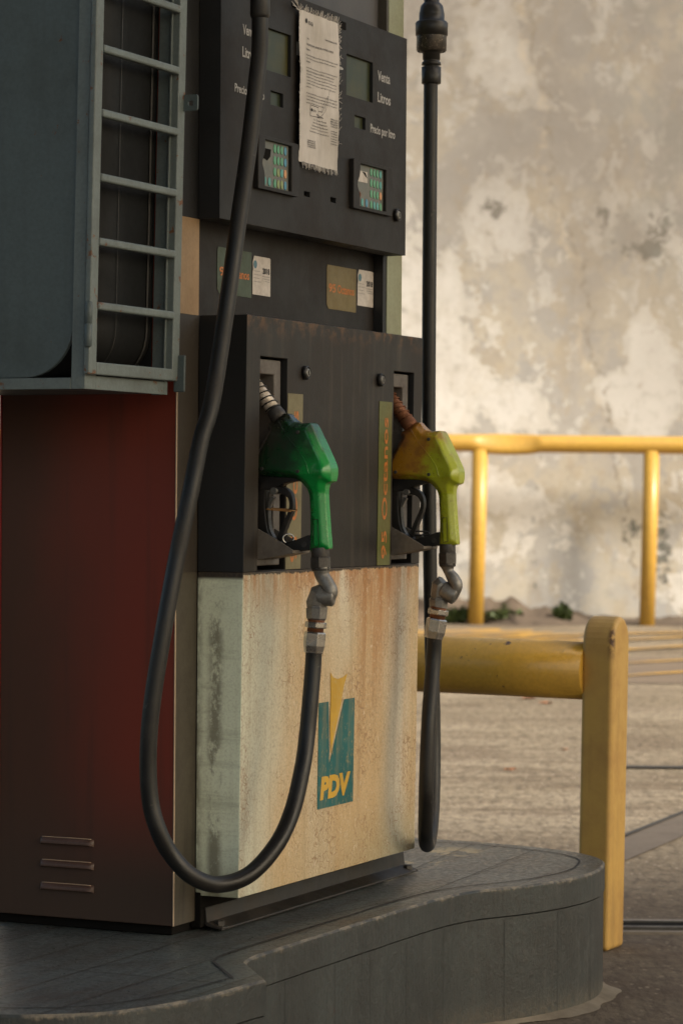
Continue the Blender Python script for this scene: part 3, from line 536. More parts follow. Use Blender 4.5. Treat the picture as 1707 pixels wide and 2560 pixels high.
# middle recessed panel and the one above the head
g = Geo(); g.box(U0 + .0005, .8755, -.028, -.022, ZT - .05, HZ0 + .03); midp = D.part('label_panel', g, 'black', label='recessed black panel with octane labels')
g = Geo(); g.box(.8600, .8760, -.0215, -.0015, ZT - .05, HZ0 + .03); D.part('panel_reveal', g, 'black_side')
m = M('scratched_grey_panel', .55); sc = m.mr(m.ma('ABSOLUTE', m.ma('SUBTRACT', m.noise(7, 3, .5, (1, 1, 1.8), dist=1.2), .5)), .0, .006, 1., 0.); m.col(m.mix(m.mul(sc, m.mr(m.noise(4), .5, .6), .8), m.mix(m.mr(m.noise(3), .4, .6), (.055, .055, .06), (.085, .08, .08)), (.02, .015, .015))); MT['graff'] = m.m
g = Geo(); g.box(U0 + .0005, .8755, -.028, -.020, HZ0 + .031, 2.24); D.part('upper_panel', g, 'graff')
g = Geo(); g.box(.8680, .8760, -.0195, -.001, HZ1 + .002, 2.24); D.part('panel_reveal', g, 'strip_low')
# hood: lower cream panel and upper black door with the two holster openings
h1 = (.128, .236, .6225, .9935); h2 = (.7027, .800, .6225, .9925)
g = Geo(); g.plate(U0, U1, ZB, ZM - .0003, hv, .001, (), 0, 1); D.part('lower_panel', g, ['cream', 'mint'], bevel=.0015)
g = Geo(); g.plate(U0, U1, ZM, ZT, hv, .001, (h1, h2), 0, 1); D.part('upper_door', g, ['door', 'black_side'], bevel=.0015)
g = Geo(); g.grid(lambda a, b: (U0 + .001 + a * (U1 - U0 - .002), hv(ZT) - .0002 - b * .0025 , ZT + .0006), 8, 1); D.part('top_edge', g, 'edge_pale')  # bright line of light along the hood top, put in as pale colour
# holsters
holst = []
for k, h in enumerate((h1, h2)):
    u0, u1, z0, z1 = h; vf = .0885; g = Geo()
    # liner frame with a rounded look, set back, and a dark deep tray
    g.plate(u0 + .0015, u1 - .010, z0 + .008, z1 - .004, lambda z: vf - .004, vf - .050, ((u0 + .006, u1 - .036, z0 + .034, z1 - .030),), 0)
    o = D.part('holster', g, 'tray', bevel=.004, seg=3); holst.append(o)
    g = Geo(); g.box(u0 + .006, u1 - .035, vf - .046, vf - .040, z0 + .033, z1 - .029); D.part('back_plate', g, 'tray', parent=o)
    g = Geo(); g.box(u0 + .0005, u1 - .0005, vf - .078, vf - .0505, z0 + .0005, z1 - .0005); D.part('recess_back', g, 'dark', parent=o)
    # folded steel hook carrying the nozzle guard
    du = u0 - h1[0]; un = u0 + .010; sc5 = lambda x, y: on_u(*c5(x, y), .138)
    pts = [sc5(60, 1700), sc5(100, 1722), sc5(300, 1835), sc5(508, 1968), sc5(505, 2005), sc5(330, 2040), sc5(95, 2082), sc5(40, 2080)]
    dz = -.001 if k else 0
    g = Geo(); pl = [(a, b + dz) for a, b in pts]
    g.prism(pl, lambda a, b: (un, a, b), lambda a, b: (un + .0022, a, b)); g.prism(pl, lambda a, b: (un + .066, a, b), lambda a, b: (un + .0682, a, b))
    fl = pl[3:7]; g.prism([(fl[0][0], fl[0][1]), (fl[1][0], fl[1][1]), (fl[2][0], fl[2][1]), (fl[3][0], fl[3][1]), (fl[3][0], fl[3][1] + .003), (fl[2][0], fl[2][1] + .003), (fl[1][0] - .002, fl[1][1] + .003)], lambda a, b: (un + .002, a, b), lambda a, b: (un + .066, a, b))
    D.part('nozzle_hook', g, 'hook', parent=o, bevel=.0006)
# base
g = Geo(); e = on_z(984, 2172, 0); bu = to_d(e); pb = .052
g.box(.012, .90, -BD - .09, -.01, .001, .0175); g.box(.075, .862, -.009, .012, .006, ZB + .006); base = D.part('plinth', g, 'dark', bevel=.002)
g = Geo(); pr_ = [(.0125, .040), (.0150, .040), (.0175, .0150), (.0470, .0062), (.0470, .0025), (.0160, .0080), (.0125, .0120)]
g.prism(pr_, lambda a, b: (.088, a, b), lambda a, b: (.945, a, b), 0, False)
D.part('base_flange', g, paint('grimy_black_base', (.022, .019, .016), (.06, .045, .032), .5, .7, 12, .4), parent=base, bevel=.0008)
for uu, vv in ((.925, .033), (.105, .033)):
    g = Geo(); g.lathe([(.016, 0), (.016, .003)], (uu, vv, .0046), (0, 0, 1), 20); g.lathe([(.0095, 0), (.0095, .008), (.007, .010)], (uu, vv, .0077), (0, 0, 1), 6, sm=False); D.part('bolt', g, 'darkmetal', parent=base)
# head with screen openings
R = lambda *a: rect_v(c2, *a, HV)
def rct(x0, x1, yl0, yl1):    # x range in crop-2 pixels, y of top-left and bottom-left corners
    ua, za = on_v(*c2(x0, yl0), HV); ub, _ = on_v(*c2(x1, yl0), HV); _, zb = on_v(*c2(x0, yl1), HV); return (ua, ub, zb, za)
big_l = rct(455, 670, 165, 455); big_r = rct(1045, 1222, 362, 640); sm_l = rct(533, 617, 610, 705); sm_r = rct(1098, 1172, 775, 858)
hl = (min(big_l[0], .5), *big_l[1:])
ho1 = rct(757, 797, 1290, 1325); ho2 = rct(935, 972, 1330, 1365)
screens = [big_l, big_r, sm_l, sm_r, ho1, ho2]
g = Geo(); g.plate(HU0, HU1, HZ0, HZ1, lambda z: HV, .001, screens, 0, 1); head = D.part('display_head', g, ['black', 'black_side'], bevel=.002)
g = Geo(); g.box(HU0 + .01, HU1 - .01, .0005, .020, HZ0 + .01, HZ1 - .01); D.part('head_back', g, 'black_side', parent=head)
for s_, nm in zip(screens[:4], ('display_screen',) * 4):
    g = Geo(); g.box(s_[0] + .0003, s_[1] - .0003, HV - .010, HV - .0065, s_[2] + .0003, s_[3] - .0003); D.part(nm, g, 'lcd', parent=head)
for s_ in screens[4:]: g = Geo(); g.box(s_[0] + .004, s_[1] - .003, .0205, HV - .008, s_[2] + .003, s_[3] - .006); D.part('inspection_slot', g, 'lab_gold', parent=head)
# lettering on the head
tx = [('Venta', 1252, 475, 1335, 545), ('Litros', 1252, 620, 1338, 690), ('Precio por litro', 1203, 835, 1368, 905), ('Venta', 342, 160, 425, 232), ('Litros', 340, 312, 428, 385), ('Precio por litro', 288, 560, 487, 630)]
g = Geo()
for s_, x0, y0, x1, y1 in tx:
    ua, za = on_v(*c2(x0, y0), HV); ub, _ = on_v(*c2(x1, y1), HV); _, zb = on_v(*c2(x0, y1 - (y1 - y0) * .02), HV); g = Geo(); put_text(g, s_, ua, ub, zb - (.002 if ' ' in s_ else 0), za, HV + .0007, .022); D.part('lettering', g, 'white_txt', parent=head)
ua, za = on_v(*c2(705, 280), HV); ub, zb = on_v(*c2(1020, 470), HV); _, zb = on_v(*c2(705, 372), HV); g = Geo(); put_text(g, 'Bs.', ua, ub, zb, za, HV + .0007, .03)
D.part('lettering', g, 'white_txt', parent=head)
# keypads
def keypad(x0, y0, x1, y1, keys, torn, kh, side):     # frame outer box from its top-left and bottom-left rows
    ua, za = on_v(*c2(x0, y0), HV); ub, _ = on_v(*c2(x1, y0), HV); _, zb = on_v(*c2(x0, y1), HV); g = Geo(); n = 24; W = ub - ua; Hh = za - zb
    outer = []; inner = []
    bul = lambda t: .10 * math.exp(-((t - .5) / .17) ** 2)
    for i in range(n + 1): t = i / n; outer.append((ua - W * 0 + W * .0 * bul(t) + 0, zb + Hh * t)); inner.append((ua + W * (.17 - .9 * bul(t) * .9 * .8), zb + Hh * (.07 + .86 * t)))
    for i in range(n + 1): t = 1 - i / n; outer.append((ub + W * bul(t) * .55, zb + Hh * t)); inner.append((ub - W * (.17 - bul(t) * .0), zb + Hh * (.07 + .86 * t)))
    N_ = len(outer); f0, f1 = HV + .0005, HV + .010
    g.add([(a, f1, b) for a, b in outer] + [(a, f1, b) for a, b in inner] + [(a, f0, b) for a, b in outer] + [(a, f0, b) for a, b in inner],
          [(i, (i + 1) % N_, N_ + (i + 1) % N_, N_ + i) for i in range(N_)] + [(i, 2 * N_ + i, 2 * N_ + (i + 1) % N_, (i + 1) % N_) for i in range(N_)] + [(N_ + i, N_ + (i + 1) % N_, 3 * N_ + (i + 1) % N_, 3 * N_ + i) for i in range(N_)])
    o = D.part('keypad', g, 'black', parent=head, bevel=.002)
    g = Geo(); g.box(ua + W * .06, ub - W * .15, HV + .0003, HV + .0030, zb + Hh * .06, za - Hh * .06); 
    D.part('key_plate', g, MT.setdefault('keyplate', paint('grey_key_plate', (.13, .135, .115), (.28, .25, .20), .45, .7, 40, .1, .2, (.30, .27, .22))), parent=head)
    kc = {'g': (.10, .32, .18), 't': (.09, .33, .30), 'b': (.08, .26, .38), 'o': (.62, .30, .14), 'y': (.24, .30, .12)}
    for x, y, c in keys:
        u_, z_ = on_v(*c2(x, y), HV + .003); g = Geo(); g.lathe([(.0053, 0), (.0053, .0008), (.0045, .0012)], (u_, HV + .0031, z_), (0, 1, 0), 14)
        for i_, q in enumerate(g.v): g.v[i_] = (q[0], q[1], z_ + (q[2] - z_) * 1.5)
        D.part('key', g, MT.setdefault('key' + c, plain('key_' + {'g': 'green', 't': 'teal', 'b': 'blue', 'o': 'orange', 'y': 'olive'}[c], kc[c], .4)), parent=head)
    ta = [on_v(*c2(x, y), HV + .0038) for x, y in torn]; g = Geo(); g.prism(ta, lambda a, b: (a, HV + .0031, b), lambda a, b: (a, HV + .0036, b)); D.part('small_window', g, 'dark' if side == 'l' else 'paper', parent=head, label='torn dark window' if side == 'l' else 'torn beige window')
    if side == 'r':
        g = Geo(); tb = [on_v(*c2(x, y), HV + .0042) for x, y in ((1150, 1158), (1172, 1168), (1184, 1205), (1172, 1190))]; g.prism(tb, lambda a, b: (a, HV + .0039, b), lambda a, b: (a, HV + .0042, b)); D.part('tear', g, 'dark', parent=head)
    u_, z_ = on_v(*c2(*kh), HV); g = Geo(); g.lathe([(.006, 0), (.006, .0015), (.0035, .002), (.0032, .0008)], (u_, HV + .0031, z_), (0, 1, 0), 16); D.part('small_lock', g, 'rust', parent=head)
kl = [(558 + 23.5 * i, 1006 + 78 * j + 5.5 * i, 'gggb'[i] if j < 2 else ('gyto'[i] if j == 2 else 'gyyb'[i])) for j in range(4) for i in range(4)] + [(490, 1222, 't'), (521, 1229, 't'), (452, 1222, 'y')]
kr = [(1208 + 21 * i, 1164 + 73 * j + 6 * i, 'gggt'[i] if j < 2 else ('gggo'[i] if j == 2 else 'gttg'[i])) for j in range(4) for i in range(4)] + [(1148, 1368, 't'), (1177, 1374, 'b')]
keypad(418, 905, 688, 1272, kl, ((440, 990), (490, 1000), (535, 1010), (530, 1060), (510, 1085), (490, 1070), (450, 1072)), (455, 1170), 'l')
keypad(1062, 1070, 1325, 1405, kr, ((1112, 1145), (1185, 1165), (1185, 1238), (1112, 1222)), (1118, 1315), 'r')
def lock(parent, u, z, v, r=.0125):
    g = Geo(); g.lathe([(r, 0), (r, .006), (r * .86, .0085), (r * .8, .0085), (r * .78, .0065)], (u, v, z), (0, 1, 0), 28); o = D.part('lock', g, 'plastic', parent=parent)
    g = Geo(); g.lathe([(r * .62, 0), (r * .62, .0082), (r * .5, .009)], (u, v, z), (0, 1, 0), 20); D.part('cylinder', g, 'castmetal', parent=o if parent is None else parent)
    g = Geo(); g.box(u - r * .10, u + r * .10, v + .0091, v + .0094, z - r * .35, z + r * .35); D.part('keyway', g, 'dark', parent=o if parent is None else parent)
for px, py in ((760, 932), (947, 950)): u_, z_ = on_v(px, py, .092); lock(None, u_, z_, hv(z_))
u_, z_ = on_v(988, 538, HV); lock(head, u_, z_, HV)
# stickers on the label panel
LV = -.0218
def stick(x0, x1, y0, y1, mat, tilt=0, cut=None, nm='label'):
    ua, za = on_v(*c3(x0, y0), LV); ub, _ = on_v(*c3(x1, y0), LV); _, zb = on_v(*c3(x0, y1), LV); g = Geo()
    pts = [(ua, zb + .008), (ua + .008, zb), (ub, zb), (ub, za), (ua + .003, za), (ua, za - .006)] if cut else [(ua, zb), (ub, zb), (ub, za), (ua, za)]
    if cut == 2: pts = [(ua, zb), (ub, zb), (ub, za - .002), (ub - .004, za), (ua + .006, za), (ua, za - .012), (ua + .002, za - .025), (ua, za - .03)]
    g.prism(pts, lambda a, b: (a, LV + .0004, b), lambda a, b: (a, LV + .0008, b)); D.part(nm, g, mat, parent=midp); return ua, ub, zb, za
for (x0, x1, y0, y1, mt, s_) in ((252, 462, 235, 520, 'lab_green', '91 Octanos'), (922, 1101, 345, 615, 'lab_gold', '95 Octanos')):
    ua, ub, zb, za = stick(x0, x1, y0, y1, mt, cut=1); ul_ = ub - ua - .018
    for w_, a_, b_ in ((s_[:2], 0, .27), (s_[3:], .34, 1)): g = Geo(); put_text(g, w_, ua + .008 + ul_ * a_, ua + .008 + ul_ * b_, zb + (za - zb) * .38, zb + (za - zb) * .58, LV + .0013, .02); D.part('lettering', g, 'orange_txt', parent=midp)
for (x0, x1, y0, y1) in ((468, 577, 290, 528), (1110, 1206, 375, 596)):
    ua, ub, zb, za = stick(x0, x1, y0, y1, 'paper', cut=2, nm='year_sticker'); g = Geo(); W = ub - ua; Hh = za - zb
    put_text(g, '2018', ua + W * .55, ub - W * .06, zb + Hh * .56, zb + Hh * .72, LV + .0013, .04)
    for i, s_ in enumerate(('Verificado Surtidor', 'M. de Petroleo', 'y Mineria')): put_text(g, s_, ua + W * (.52 + .05 * i), ub - W * .05, zb + Hh * (.485 - .065 * i), zb + Hh * (.52 - .065 * i), LV + .0013)
    for i in range(4): put_text(g, 'Servicio Autonomo', ua + W * .06, ua + W * (.40 + .04 * (i % 2)), zb + Hh * (.60 - .09 * i), zb + Hh * (.63 - .09 * i), LV + .0013)
    D.part('lettering', g, 'ink', parent=midp); g = Geo(); g.lathe([(W * .10, 0), (W * .10, .0003)], (ua + W * .14, LV + .0010, zb + Hh * .78), (0, 1, 0), 16); D.part('emblem', g, MT.setdefault('embl', plain('faded_blue_print', (.10, .20, .24), .6)), parent=midp)
# upright octane strips on the door
door = [o for o in bpy.data.objects if o.name == 'upper_door'][0]
for (a, b, za, zb, mt, s_, tm) in ((.2375, .299, .6225, .933, 'lab_strip_f', '91 Octanos', 'orange_txt'), (.634, .6935, .6215, .932, 'lab_strip', '95 Octanos', 'orange_txt')):
    g = Geo(); g.add([(a, hv(za) + .0012, za), (b, hv(za) + .0012, za), (b, hv(zb) + .0012, zb), (a, hv(zb) + .0012, zb), (a, hv(za) + .0006, za), (b, hv(za) + .0006, za), (b, hv(zb) + .0006, zb), (a, hv(zb) + .0006, zb)], [(0, 1, 2, 3), (4, 7, 6, 5), (0, 4, 5, 1), (1, 5, 6, 2), (2, 6, 7, 3), (3, 7, 4, 0)]); D.part('octane_strip', g, mt, parent=door)
    g = Geo(); put_text(g, s_, a + .018, b - .018, za + .012, zb - .030, 0, .012, up=True); g.v = [(p[0], hv(p[2]) + .0017, p[2]) for p in g.v]; D.part('lettering', g, tm, parent=door)
# logo on the cream panel
low = [o for o in bpy.data.objects if o.name == 'lower_panel'][0]
def on_panel(x, y): u_, z_ = on_v(*c6(x, y), .086); return u_, z_
def flat(pts, off):
    g = Geo(); q = [on_panel(*p) for p in pts]; g.prism(q, lambda a, b: (a, hv(b) + off - .0003, b), lambda a, b: (a, hv(b) + off, b)); return g
zt_ = on_panel(822, 824)[1]; zb_ = on_panel(812, 1440)[1]; ul, ur = on_panel(817, 1100)[0], on_panel(1022, 1100)[0]
un1 = on_panel(875, 820)[0]; un2 = on_panel(882, 1175); un3 = on_panel(965, 803)[0]
q = [(ul, zb_), (ur, zb_), (ur, zt_), (un3, zt_), un2, (un1, zt_), (ul, zt_)]
g = Geo(); g.prism(q, lambda a, b: (a, hv(b) + .0004, b), lambda a, b: (a, hv(b) + .0009, b)); D.part('logo_block', g, 'teal', parent=low)
g = flat([(884, 648), (898, 676), (925, 686), (955, 676), (980, 654), (962, 720), (941, 850), (905, 1020), (890, 1110), (883, 960), (886, 800)], .0013); D.part('logo_flame', g, 'logo_y', parent=low)
a0, b0 = on_panel(828, 1388); a1, _ = on_panel(1003, 1300); _, b1 = on_panel(830, 1252); g = Geo(); put_text(g, 'PDV', a0, a1, b0, b1, 0, .06, shear=.12); g.v = [(p[0], hv(p[2]) + .0014, p[2]) for p in g.v]; D.part('lettering', g, 'logo_y', parent=low)
# louvres in the red side
MT['louvre_lit'] = paint('lit_louvre_paint', (.105, .055, .038), (.06, .03, .02), .38, .5, 20, .2)  # paler paint stands for light caught by the raised louvres
for yy in (222, 322, 421):
    va, za = on_u(*c8(180, yy), 0); vb, _ = on_u(*c8(413, yy), 0); _, zb = on_u(*c8(180, yy + 33), 0)
    def lv(a, b, va=va, vb=vb, za=za, zb=zb):
        s_ = abs(2 * a - 1); r = max(0, 1 - s_ ** 10) ** .5; rz = (1 - s_ ** 14) ** .4 if s_ < 1 else 0
        return (-.0016 - .0095 * r * math.sin(min(1, b * 1.25) * math.pi * .5) ** .8, va + (vb - va) * a, za + (zb - za) * (b * .9 + (1 - rz) * .25))
    g = Geo(); g.grid(lv, 36, 8); g.box(-.0022, -.0016, va + .003, vb - .003, zb - .0005, zb + (za - zb) * .25, 1); lo = D.part('louvre', g, ['louvre_lit', 'dark'], parent=red); g = Geo(); g.tube([tuple(Vector(lv(k / 24, .10)) + Vector((-.0004, 0, 0))) for k in range(1, 24)], .0007, 6); D.part('lit_rim', g, 'edge', parent=lo)  # thin pale rim: highlight along the louvre top, added as colour
# overhead hose booms standing on the body
for (p, q) in (((.30, -.06, 2.24), on_y(650, -320, 4.80)), ((.80, -.06, 2.24), on_y(1077, -260, 5.66))):
    q = Vector(to_d(q)); g = Geo(); zt2 = 2.62; g.tube(cr([p, (p[0], p[1], 2.5), (p[0], p[1] + .03, zt2), ((p[0] + q.x) / 2, (p[1] + q.y) / 2, zt2 + .02), (q.x, q.y, zt2), (q.x, q.y, 2.5), (q.x, q.y, q.z)], 6), .014, 16); D.part('hose_boom', g, 'darkmetal')

# ================================================================== NOZZLES
def ribbon(pts, wid, k=6):
    P = cr([(*p, w_) for p, w_ in zip(pts, wid)], k); L = []; Rr = []
    for i, p in enumerate(P):
        t = (P[min(i + 1, len(P) - 1)] - P[max(i - 1, 0)]); n = Vector((-t.y, t.x)).normalized() * p.z / 2; L.append((p.x + n.x, p.y + n.y)); Rr.append((p.x - n.x, p.y - n.y))
    return L, Rr
def resample(pts, step):
    out = []; n = len(pts)
    for i in range(n):
        a, b = Vector(pts[i]), Vector(pts[(i + 1) % n]); k = max(1, int((b - a).length / step)); out += [tuple(a + (b - a) * j / k) for j in range(k)]
    return out
def chaikin(p):
    r = []
    for i in range(len(p)): a, b = Vector(p[i]), Vector(p[(i + 1) % len(p)]); r += [tuple(a * .8 + b * .2), tuple(a * .2 + b * .8)]
    return r
NU = .172
n5 = lambda x, y: on_u(*c5(x, y), NU)
PX = (on_u(802, 1200, NU)[0] - on_u(801, 1200, NU)[0])     # metres per photo pixel here
def make_nozzle(label, du, dv, coverm, spoutm, swiv, band, name='fuel_nozzle'):
    bu = NU + du; bv, bz = n5(820, 1960); T = Thing(name, label, 'fuel nozzle', (bu, bv + dv, bz), group='fuel nozzles hanging in the pump holsters')
    K = lambda x, y, o=0: (lambda q: (bu + o, q[0] + dv, q[1]))(n5(x, y))
    def slab(pts, t, o=0): g = Geo(); return g.prism([K(*p)[1:] for p in pts], lambda a, b: (bu + o - t, a, b), lambda a, b: (bu + o + t, a, b))
    # --- cover: outline in the v-z plane, thickness by height, rounded by remeshing
    ol = [(262, 545), (335, 500), (425, 425), (480, 425), (520, 480), (565, 527), (640, 540), (700, 535), (742, 530), (775, 575), (860, 760), (965, 985), (982, 1060), (975, 1185), (955, 1200), (905, 1215), (893, 1290), (905, 1500), (922, 1750), (938, 1930), (936, 1955), (860, 1968), (775, 1992), (722, 1985), (722, 1900), (728, 1700), (722, 1500), (715, 1350), (690, 1270), (640, 1205), (580, 1165), (500, 1146), (330, 1140), (175, 1136), (130, 1105), (118, 1000), (132, 900), (200, 765), (262, 650), (280, 610), (255, 590)]
    o2 = resample(chaikin([K(*p)[1:] for p in ol]), .003)
    ar = sum(o2[i][0] * o2[(i + 1) % len(o2)][1] - o2[(i + 1) % len(o2)][0] * o2[i][1] for i in range(len(o2))); sg2 = -1 if ar > 0 else 1
    zs = K(700, 1230)[2]; zn = K(400, 600)[2]; vr = K(760, 1200)[1]
    def half_t(v, z):
        k = min(1, max(0, (z - zs + .012) / .03)); t = .0145 + (.0275 - .0145) * k
        k2 = min(1, max(0, (z - zn + .01) / .03)) * min(1, max(0, (K(600, 600)[1] - v) / .02)); return t + (.0155 - t) * k2
    from mathutils.geometry import delaunay_2d_cdt
    O_ = [Vector(p) for p in o2]; n_ = len(O_); mn = (min(p.x for p in O_), min(p.y for p in O_)); mx = (max(p.x for p in O_), max(p.y for p in O_)); seg = [(O_[i], O_[(i + 1) % n_]) for i in range(n_)]
    def dist(p):
        best = 9
        for a, b in seg:
            e = b - a; t = max(0, min(1, (p - a).dot(e) / e.length_squared)); best = min(best, (a + e * t - p).length)
        return best
    def inside(p):
        c_ = False
        for a, b in seg:
            if (a.y > p.y) != (b.y > p.y) and p.x < (b.x - a.x) * (p.y - a.y) / (b.y - a.y) + a.x: c_ = not c_
        return c_
    pts = list(O_); st_ = .0024; y_ = mn[1]; row = 0
    while y_ < mx[1]:
        x_ = mn[0] + (row % 2) * st_ / 2
        while x_ < mx[0]:
            p = Vector((x_, y_))
            if inside(p) and dist(p) > .0014: pts.append(p)
            x_ += st_
        y_ += st_; row += 1
    tv, te, tf, *_r = delaunay_2d_cdt(pts, [(i, (i + 1) % n_) for i in range(n_)], [list(range(n_))], 1, 1e-6)
    kb = K(900, 1085)[1:]; kt = K(840, 800)[1:]
    def hh(p):
        d = dist(p); q = min(1, d / .0105); T_ = half_t(p.x, p.y); q = q * q * (3 - 2 * q) * .2 + q * .8
        T_ += .0035 * math.exp(-((p.x - kb[0]) ** 2 + (p.y - kb[1]) ** 2) / .012 ** 2) + .002 * math.exp(-((p.x - kt[0]) ** 2 + (p.y - kt[1]) ** 2) / .018 ** 2)
        return T_ * (.50 + .50 * q)
    hs = [hh(p) for p in tv]; nt_ = len(tv); g = Geo()
    g.add([(bu - h_, p.x, p.y) for h_, p in zip(hs, tv)] + [(bu + h_, p.x, p.y) for h_, p in zip(hs, tv)], [list(f) for f in tf] + [[i + nt_ for i in f][::-1] for f in tf], 0, True)
    ec = {}
    for f in tf:
        for i in range(len(f)): k_ = tuple(sorted((f[i], f[(i + 1) % len(f)]))); ec[k_] = ec.get(k_, 0) + 1
    rm = {}
    for (a, b), c_ in ec.items():
        if c_ == 1:
            for q in (a, b):
                if q not in rm: rm[q] = len(g.v); g.v.append((bu, tv[q].x * 1.0, tv[q].y))
            for o_ in (0, nt_): g.f.append([a + o_, b + o_, rm[b], rm[a]]); g.m.append(0); g.s.append(False)
    cv = T.part('cover', g, coverm)
    # seam and embossed letters on the near side
    sm = [(385, 500), (450, 590), (530, 700), (610, 800), (670, 880), (730, 980), (765, 1120)]
    g = Geo(); g.tube(cr([(bu - half_t(*K(x, y)[1:]) * 1.0 - .0003, *K(x, y)[1:]) for x, y in sm], 5), .00075, 6); T.part('seam', g, coverm, parent=cv)
    g = Geo(); va, za = K(765, 1410)[1:]; vb, zb = K(812, 1600)[1:]; vs, fs = text_geo('ITVA', .01)
    g.add([(bu - .0150, va + (vb - va) * (1 - b), zb + (za - zb) * (1 - a)) for a, b in vs], fs); g.add([(bu - .0156, va + (vb - va) * (1 - b), zb + (za - zb) * (1 - a)) for a, b in vs], fs)
    T.part('embossing', g, coverm, parent=cv)
    g = Geo(); hx = bu - .0149
    for q_ in ([(768, 1625), (830, 1618)], [(830, 1618), (842, 1920)], [(842, 1920), (782, 1930)], [(782, 1930), (768, 1625)], [(745, 1290), (752, 1990)]): g.tube([(hx, *K(*p)[1:]) for p in q_], .0005, 5)
    T.part('panel_line', g, 'plastic', parent=cv)
    for sx_, sy_ in ((235, 1050), (640, 1080), (640, 640)):
        p_ = K(sx_, sy_); g = Geo(); g.lathe([(.0034, -.0006), (.0034, .0006), (.0026, .001)], (bu - half_t(*p_[1:]) - .0008, *p_[1:]), (-1, 0, 0), 14); T.part('screw', g, 'darkmetal', parent=cv)
    # --- spout and its spring
    s0, s1 = Vector(K(350, 470)), Vector(K(60, 60)); ax = (s1 - s0).normalized(); g = Geo()
    g.lathe([(.0145, -.004), (.0150, .006), (.0140, .014), (.0132, .018)], s0, ax, 24); T.part('collar', g, 'darkmetal' if spoutm == 'spout' else 'rust')
    g = Geo(); s2 = s0 + ax * .016; L_ = (s1 - s2).length; g.lathe([(.0122, 0), (.0116, L_), (.0092, L_ + .002)], s2, ax, 24); sp = T.part('spout', g, spoutm)
    N1 = ax.orthogonal().normalized(); N2 = ax.cross(N1); g = Geo(); turns = 5.6
    g.tube([s2 + ax * (L_ * .92 * t / 120) + (N1 * math.cos(2 * math.pi * turns * t / 120) + N2 * math.sin(2 * math.pi * turns * t / 120)) * .0134 for t in range(121)], .0013, 7); T.part('spring', g, 'plastic' if spoutm == 'spout' else 'rust', parent=sp)
    # --- trigger guard, lever, link plate
    g = Geo()
    def rib(pts, wd, t, o=0, kk=6):
        L, Rr = ribbon([K(*p)[1:] for p in pts], [w_ * PX / 4.523 for w_ in wd], kk); n_ = len(L)
        for i in range(n_ - 1):
            q = [L[i], L[i + 1], Rr[i + 1], Rr[i]]; g.add([(bu + o - t, a, b) for a, b in q] + [(bu + o + t, a, b) for a, b in q], [(3, 2, 1, 0), (4, 5, 6, 7), (0, 1, 5, 4), (2, 3, 7, 6)] + ([(0, 4, 7, 3)] if i == 0 else []) + ([(1, 2, 6, 5)] if i == n_ - 2 else []))
    rib([(165, 1150), (160, 1300), (165, 1500), (190, 1700), (250, 1830), (380, 1905)], [120, 120, 110, 100, 80, 60], .010)
    g.prism([K(*p)[1:] for p in [(160, 1130), (620, 1150), (600, 1190), (520, 1195), (430, 1220), (330, 1275), (220, 1290), (160, 1290)]], lambda a, b: (bu - .012, a, b), lambda a, b: (bu + .012, a, b))
    T.part('trigger_guard', g, 'plastic', bevel=.0012)
    g = Geo(); rib([(250, 1310), (238, 1500), (255, 1720), (310, 1850)], [14, 14, 14, 14], .006); T.part('guard_strip', g, 'darkmetal')
    g = Geo(); rib([(300, 1300), (370, 1288), (440, 1310), (490, 1370), (505, 1450), (490, 1540), (440, 1660), (365, 1850)], [70, 75, 70, 55, 45, 45, 50, 60], .0065); T.part('lever', g, 'plastic', bevel=.0012)
    g = Geo(); g.lathe([(.006, -.014), (.006, .014)], K(325, 1300), (1, 0, 0), 18); T.part('pivot', g, 'castmetal')
    g = Geo(); rib([(290, 1370), (260, 1440), (250, 1480)], [40, 30, 20], .004); T.part('latch', g, 'castmetal')
    T.part('link_plate', slab([(430, 1885), (560, 1850), (690, 1800), (720, 1800), (718, 1970), (600, 1985), (480, 1980), (420, 1920)], .006), 'plastic', bevel=.0012)
    g = Geo(); g.lathe([(.0048, -.0075), (.0048, .0075)], K(650, 1905), (1, 0, 0), 16); T.part('rivet', g, 'darkmetal')
    g = Geo(); rc = Vector(K(455, 1840)); g.tube([rc + Vector((.006 * math.cos(q), .0075 * math.cos(q) * (1.0 if du == 0 else 2.4), .008 * math.sin(q) * (1 if du == 0 else .45) + (.004 if du else 0))) for q in [k * .3 for k in range(22)]], .0018, 8); T.part('ring', g, 'nickel' if du == 0 else 'plastic')
    if band:
        g = Geo(); g.tube(cr([K(238, 1500, -.0085), K(330, 1512, -.0085), K(430, 1512, -.0085), K(518, 1520, -.0085), K(524, 1524, 0), K(518, 1512, .0085), K(238, 1495, .0085), K(234, 1500, 0), K(238, 1508, -.0085), K(380, 1520, -.009), K(512, 1532, -.0085)], 5), .0011, 6); T.part('rubber_band', g, plain('rubber_band', (.42, .21, .07), .6))
    # --- swivel: nut, elbow, ball joint, lower body (photo pixels, centre line)
    Q = lambda x, y, o=0: (lambda q: (bu + o, q[0], q[1]))(on_u(x, y, bu))
    px = PX * (1 if du == 0 else 1.085)
    nt, nb, nw = swiv['nut']; g = Geo(); p0, p1 = Vector(Q(*nt)), Vector(Q(*nb)); L_ = (p1 - p0).length; ax = (p1 - p0).normalized()
    g.lathe([(nw * px * .85, -.016), (nw * px * .85, .001)], p0, ax, 20, 0); g.lathe([(nw * px * .92, 0), (nw * px, .002), (nw * px, L_ - .002), (nw * px * .92, L_)], p0, ax, 6, 0, False); g.lathe([(nw * px * .9, 0), (nw * px * .85, .004)], p1, ax, 24, 0); T.part('hex_nut', g, 'darkmetal', bevel=.0005)
